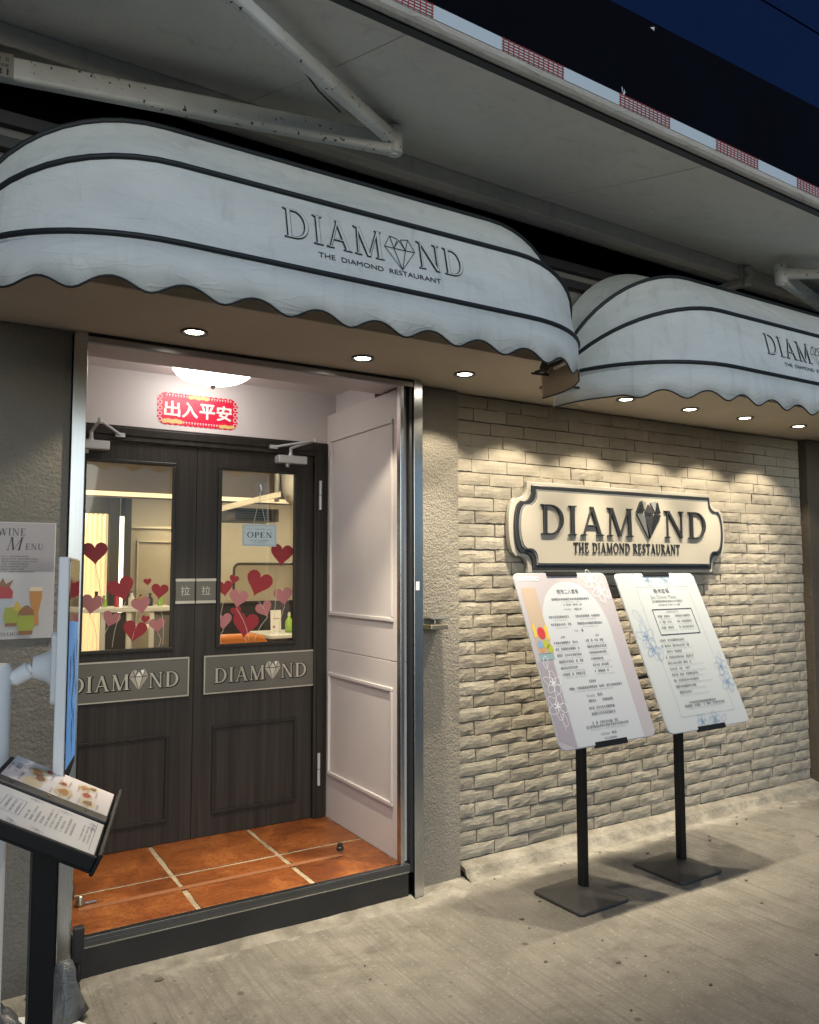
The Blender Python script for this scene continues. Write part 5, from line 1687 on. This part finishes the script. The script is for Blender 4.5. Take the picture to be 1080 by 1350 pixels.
HR = [(1.640, 1.580, .118, -.1, 'r', 'dark red heart high on the right door glass, below the hanging card', (1.60, 1.13)),
      (1.508, 1.425, .135, -.35, 'r', 'largest dark red heart, middle of the right door glass', (1.56, 1.25)),
      (1.372, 1.450, .048, -.3, 'r', 'tiny dark red heart high on the left of the right door glass', None),
      (1.322, 1.403, .082, .1, 'r', 'dark red heart at the left edge of the right door glass', (1.30, 1.13)),
      (1.398, 1.348, .096, -.2, 'p', 'pink heart beneath the tiny red one, right door glass', (1.46, 1.13)),
      (1.652, 1.355, .098, .15, 'p', 'pink heart at the right edge of the right door glass', (1.63, 1.13)),
      (1.318, 1.232, .086, .05, 'p', 'pink heart lowest at the left edge of the right door glass', (1.31, 1.12)),
      (1.388, 1.282, .052, .25, 'r', 'small red heart just above the bottom red heart, right door glass', None),
      (1.438, 1.208, .130, -.15, 'r', 'big red heart at the bottom of the right door glass', (1.44, 1.12)),
      (1.545, 1.288, .086, .4, 'p', 'pink heart with a curved stem right of the bottom red heart', (1.49, 1.125))]
for a in HL: heart(*a, G1)
for a in HR: heart(*a, G2)

# hanging card
t = thing('open_card', 'pale blue OPEN card hanging by a string on the right door glass', 'card', (1.51, .735, 1.69))
o0 = Vector((1.415, .7345, 1.628))
b = MB().prism(rrect(.190, .118, .004), o0, X_, Z_, 0, .003).build('card', M['open_blue'], t)
mb = MB()
ring = [(.006, .184, .006, .0072), (.006, .184, .1108, .112), (.006, .0072, .0072, .1108), (.1828, .184, .0072, .1108)]
for a, c, d_, e_ in ring: mb.flat(rect(c-a, e_-d_, a, d_), o0, X_, Z_, .0034)
serif_text(mb, "OPEN", o0+X_*.095+Z_*.046, X_, Z_, .030, 0, .0036, .17, .06, .10, 0, .142, center=True)
rng = random.Random(6)
font_text(mb, "WELCOME", o0+X_*.095+Z_*.089, X_, Z_, width=.055, height=.006, base=.0034)
mb.flat(rect(.035, .0012, .022, .091), o0, X_, Z_, .0034); mb.flat(rect(.035, .0012, .133, .091), o0, X_, Z_, .0034)
greek(mb, o0, X_, Z_, .045, .150, .028, .006, .0034, rng, .007); greek(mb, o0, X_, Z_, .060, .135, .017, .005, .0034, rng, .006)
mb.build('lettering', M['navy'], b, kind='stuff')
mb = MB(); mb.tube([(1.475, .7335, 1.744), (1.505, .733, 1.88), (1.512, .732, 1.93)], .0016, 5); mb.tube([(1.545, .7335, 1.744), (1.512, .733, 1.88), (1.512, .732, 1.93)], .0016, 5)
mb.build('string', M['string'], t)
mb = MB(); mb.prism(rrect(.062, .062, .008, 1.481, 1.908), (0, .7375, 0), X_, Z_, 0, .002)
mb.build('adhesive_hook', M['clear'], t)
mb = MB(); mb.tube([(1.512, .734, 1.96), (1.512, .724, 1.945), (1.512, .722, 1.93), (1.512, .730, 1.925)], .004, 6)
mb.build('hook', M['white_plastic'], t, smooth=True)

# ================================================================== DINING ROOM behind the doors
mb = MB(); mb.box(-1.0, 7, .87, 8.0, .06, .155); o = mb.build('floor', M['room_floor']); o['kind'] = 'structure'
mb = MB(); mb.box(-1.0, 7, .87, 3.40, 2.62, 2.70); mb.box(-1.0, 7, 3.40, 8.0, 2.42, 2.62)
o = mb.build('ceiling', M['room_ceiling']); o['kind'] = 'structure'
rw = thing('room_wall', 'cream rear wall of the dining room seen through the door glass', 'wall', (2, 6, 0))
MB().box(-1.0, 7, 5.6, 5.7, .155, 2.7).build('wall_face', M['room_wall'], rw)
MB().box(-1.1, -1.0, .87, 5.7, .155, 2.7).build('side_wall', M['room_wall'], rw)
MB().box(6.9, 7.0, .87, 5.6, .155, 2.7).build('side_wall', M['room_wall'], rw)
mb = MB(); mb.box(-1.0, .44, .862, .90, .0, 2.7); mb.box(2.008, 7, .862, .90, .0, 2.7); mb.box(.44, 2.008, .862, .90, 2.515, 2.7)
mb.build('front_wall', M['room_wall'], rw)
MB().box(2.30, 6.9, 5.55, 5.598, .155, 1.10).build('wainscot', M['room_dark'], rw)
bmx = thing('ceiling_beam', 'warm lit ceiling beam across the dining room', 'beam', (2, 3.4, 2.3))
MB().box(-1.0, 7, 3.34, 3.50, 2.10, 2.42).build('beam', M['room_ceiling'], bmx)
MB().box(-.9, 6.9, 3.326, 3.338, 2.10, 2.135).build('light_cove', emit('cove_glow', (1.0, .76, .45), .8), bmx)
for i, (x, y) in enumerate(((1.0, 2.2), (2.4, 2.2), (4.0, 2.2))):
    t = thing('ceiling_light', ['square ceiling light inside, behind the left door', 'square ceiling light inside, behind the right door', 'square ceiling light deep inside at the right'][i], 'ceiling light', (x, y, 2.62), 'ceiling lights of the dining room')
    MB().box(x-.3, x+.3, y-.3, y+.3, 2.596, 2.6199).build('frame', M['white_plastic'], t)
    MB().box(x-.27, x+.27, y-.27, y+.27, 2.588, 2.5955).build('diffuser', M['room_panel'], t)
for i, (x, y) in enumerate(((1.0, 4.5), (2.4, 4.6), (3.6, 4.5))):
    t = thing('ceiling_light', ['rear ceiling light above the curtain', 'rear ceiling light in the middle of the dining room', 'rear ceiling light above the framed panel'][i], 'ceiling light', (x, y, 2.42), 'rear ceiling lights of the dining room')
    MB().box(x-.25, x+.25, y-.25, y+.25, 2.402, 2.4199).build('frame', M['white_plastic'], t)
    MB().box(x-.22, x+.22, y-.22, y+.22, 2.394, 2.4015).build('diffuser', M['room_panel'], t)
SPL = [(1.62, 3.9), (1.86, 4.6), (2.05, 3.95), (1.75, 4.95)]
for i, (x, y) in enumerate(SPL):
    t = thing('ceiling_spot', ['small ceiling spot nearest the beam inside, left door glass', 'small ceiling spot behind the nearest one, left door glass', 'small ceiling spot at the right edge of the left door glass', 'small ceiling spot deepest in the room, left door glass'][i], 'spotlight', (x, y, 2.42), 'small ceiling spots of the dining room')
    MB().lathe([(0, -.012), (.045, -.012), (.05, 0), (0, .0)], (x, y, 2.4195), 16).build('rim', M['steel_dark'], t)
    MB().lathe([(0, -.016), (.036, -.016), (.036, -.0125), (0, -.0122)], (x, y, 2.4195), 16).build('lens', M['spot_small'], t)
# curtain, column, light strip, partition
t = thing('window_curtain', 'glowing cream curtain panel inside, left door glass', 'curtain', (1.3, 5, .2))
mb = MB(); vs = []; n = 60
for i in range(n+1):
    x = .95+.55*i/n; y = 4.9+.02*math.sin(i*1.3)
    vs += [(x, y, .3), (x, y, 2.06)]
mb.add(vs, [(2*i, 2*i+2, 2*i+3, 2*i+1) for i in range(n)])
cm = emit('self_glowing_curtain', (.95, .74, .42), .55)  # brightness put into the cloth as emission, no lamp behind it
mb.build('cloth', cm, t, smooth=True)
t = thing('column', 'dark square column inside beside the glowing curtain', 'column', (1.56, 5, .2))
MB().box(1.51, 1.60, 4.86, 5.1, .155, 2.42).build('shaft', M['room_dark'], t)
MB().box(.80, 1.51, 4.88, 5.1, 2.065, 2.42).build('lintel', M['room_dark'], t)
MB().box(1.655, 1.72, 4.9, 5.1, .155, 2.42).build('side_trim', M['room_dark'], t)
t = thing('light_strip', 'bright vertical strip light on the column', 'strip light', (1.63, 5, .2))
MB().box(1.603, 1.652, 4.92, 5.05, .9, 2.04).build('diffuser', M['lit_strip'], t)
t = thing('glass_partition', 'pale glass partition inside, reflecting spots', 'partition', (1.95, 5, .2))
MB().box(1.73, 2.30, 5.0, 5.04, .155, 1.95).build('panel', mat('glossy_cream', (.42, .37, .28), .15), t)
mb = MB(); mb.box(1.73, 2.30, 4.985, 4.999, 1.93, 1.955); mb.box(1.80, 1.812, 4.985, 4.999, .9, 1.80); mb.box(1.80, 2.30, 4.985, 4.999, 1.79, 1.80)
mb.build('rail', M['room_wall'], t)
# service counter with shelf clutter
t = thing('service_counter', 'white framed service counter inside, left door glass', 'counter', (1.45, 3.5, .155))
MB().box(.95, 1.78, 3.35, 3.75, 1.165, 1.20).build('worktop', M['table_top'], t, bevel=.004)
for x in (.97, 1.18, 1.38, 1.56, 1.74):
    MB().box(x, x+.035, 3.36, 3.40, .155, 1.164).build('leg', M['table_top'], t)
MB().box(.95, 1.78, 3.36, 3.74, .62, .65).build('shelf', M['table_top'], t)
MB().box(1.20, 1.37, 3.37, 3.39, .86, 1.16).build('drawer_front', M['room_dark'], t)
MB().box(1.58, 1.74, 3.38, 3.42, .66, 1.16).build('door_front', mat('grey_door', (.16, .15, .13), .5), t)
rng = random.Random(14)
BOT = ['white', 'glass_amber', 'dark']
M['glass_amber'] = mat('amber_glass', (.45, .26, .06), .15)
for i in range(9):
    x = 1.0+i*.085+rng.uniform(-.02, .02); h_ = rng.uniform(.07, .15); y = 3.5+rng.uniform(-.1, .1)
    r_ = rng.uniform(.018, .030)
    m_ = [M['table_top'], M['glass_amber'], M['room_dark'], M['green_glass'], M['food_red']][i % 5]
    nm = ['jar', 'bottle', 'pepper_mill', 'bottle', 'jar'][i % 5]
    t = thing(nm, ['white jar', 'amber bottle', 'dark pepper mill', 'green bottle', 'red jar'][i % 5]+' on the service counter inside, '+('left of the door glass' if i < 5 else 'right of the door glass'), nm.replace('_', ' '), (x, y, 1.2), 'jars and bottles on the service counter')
    MB().lathe([(0, 0), (r_, 0), (r_, h_*.6), (r_*.45, h_*.75), (r_*.45, h_*.95), (0, h_*.951)], (x, y, 1.201), 12).build('body', m_, t, smooth=True, autosmooth=40)
    MB().lathe([(0, 0), (r_*.5, 0), (r_*.5, h_*.09), (0, h_*.09)], (x, y, 1.201+h_*.952), 10).build('cap', M['black_plastic'], t)
# crockery on the shelf below
for i in range(6):
    x = 1.03+i*.125; y = 3.5
    t = thing('plate_stack', 'stack of white plates on the counter shelf, '+['first', 'second', 'third', 'fourth', 'fifth', 'last'][i]+' from the left', 'plates', (x, y, .65), 'plate stacks on the counter shelf')
    mb = MB()
    for k in range(5): mb.lathe([(0, 0), (.028, 0), (.05, .010), (.05, .012), (.026, .004), (0, .004)], (x, y, .652+k*.011+.0), 14)
    mb.build('plates', M['table_top'], t, smooth=True, autosmooth=50)
def table(x, y, w_, d_, label, z=.90):
    t = thing('dining_table', label, 'table', (x, y, .155), 'dining tables')
    MB().prism(rrect(w_, d_, .03, -w_/2, -d_/2), (x, y, 0), X_, Y_, z-.03, z).build('top', M['table_top'], t, bevel=.004)
    MB().tube([(x, y, .16), (x, y, z-.03)], .03, 10).build('leg', M['room_dark'], t)
    MB().lathe([(0, 0), (.2, 0), (.2, .01), (0, .02)], (x, y, .157), 16).build('base', M['room_dark'], t)
table(2.85, 3.5, .62, .6, 'white dining table inside the right door, with a bottle and card', .935)
table(1.93, 4.2, .55, .55, 'white dining table inside, right side of the left door glass', .99)
# bottle and menu card on the table
t = thing('bottle', 'green squeeze bottle standing on the dining table inside', 'bottle', (2.83, 3.45, .935))
MB().lathe([(0, 0), (.034, 0), (.036, .08), (.030, .11), (.013, .135), (.012, .15), (0, .15)], (2.82, 3.45, .937), 16).build('body', M['green_glass'], t, smooth=True)
MB().lathe([(0, 0), (.015, 0), (.010, .03), (0, .032)], (2.82, 3.45, 1.0875), 12).build('cap', M['table_top'], t)
t = thing('menu_card', 'white standing menu card beside the green bottle inside', 'menu card', (2.72, 3.5, .935))
b = MB().obox((2.665, 3.5, .937), (.10, 0, 0), (0, .004, 0), (0, .01, .20)).build('card', M['white'], t)
mb = MB(); mb.flat(ell(.03, .05, .012, .012, 8), (2.665, 3.4985, .937), X_, Z_); mb.flat(rect(.06, .006, .02, .12), (2.665, 3.4985, .937), X_, Z_)
mb.build('print_mark', M['food_red'], b)
# orange banquette
t = thing('banquette', 'orange leather banquette end inside the right door', 'seat', (2.2, 3.0, .155))
MB().prism(rrect(.62, .50, .08, 0, 0), (1.78, 2.95, .16), X_, Z_, -.45, .0).build('seat', M['room_dark'], t)
MB().prism(rrect(.64, .32, .10, 0, 0), (1.78, 2.93, .66), X_, Z_, -.12, .02).build('backrest', M['orange'], t, bevel=.03, seg=3)
# framed textured panel / mirror
t = thing('framed_panel', 'black framed textured cream panel with rounded corners inside', 'panel', (2.8, 4.3, 1.2))
fo = Vector((2.58, 4.30, 1.18)); FW, FH = .95, .385
MB().prism(rrect(FW, FH, .06), fo, X_, Z_, -.01, .01).build('panel', M['rattan'], t)
mb = MB(); pts_ = rrect(FW, FH, .06, 0, 0, 6); pth = [fo+X_*a+Z_*b+Vector((0, -.012, 0)) for a, b in pts_]; pth.append(pth[0])
mb.tube(pth, .013, 8, caps=False); mb.build('frame', M['room_dark'], t, smooth=True)
t2 = thing('low_partition', 'dark low partition under the framed panel inside', 'partition', (3, 4.3, .155))
MB().box(2.2, 4.2, 4.25, 4.40, .156, 1.165).build('panel', M['room_dark'], t2)
MB().box(2.2, 4.2, 4.23, 4.42, 1.1655, 1.178).build('cap_rail', M['wood'], t2)
# air-conditioning grille, duct, pipe
t = thing('air_vent', 'grey air conditioner grille below the ceiling inside the right door', 'air vent', (2.5, 3.6, 2.0))
MB().box(2.26, 2.74, 3.52, 3.9, 1.945, 2.06).build('housing', mat('vent_grey', (.12, .10, .085), .5), t, bevel=.004)
for k in range(4):
    MB().box(2.32, 2.70, 3.508, 3.5195, 1.96+k*.022, 1.972+k*.022).build('slat', M['room_dark'], t)
t = thing('ceiling_duct', 'pale sloping duct below the ceiling inside the right door', 'duct', (2.5, 3.2, 2.1))
mb = MB(); mb.obox((2.05, 3.05, 1.985), (.52, .0, .145), (0, .16, 0), (0, 0, .05)); mb.build('duct', M['room_wall'], t, bevel=.006)
t = thing('ceiling_pipe', 'grey vertical pipe by the right edge of the right door glass', 'pipe', (2.67, 3.3, 2.2))
MB().tube([(2.59, 3.2, 2.10), (2.59, 3.2, 2.615)], .022, 12).build('pipe', M['alu'], t, smooth=True)
t = thing('pendant_shade', 'white rounded lamp shade at the top right of the right door glass', 'lamp shade', (2.75, 3.2, 2.2))
MB().lathe([(0, 0), (.10, .01), (.17, .06), (.21, .15), (.22, .30), (.0, .31)], (2.84, 3.15, 2.05), 24).build('shade', M['table_top'], t, smooth=True)
MB().tube([(2.84, 3.15, 2.36), (2.84, 3.15, 2.6)], .008, 6).build('rod', M['steel_dark'], t)
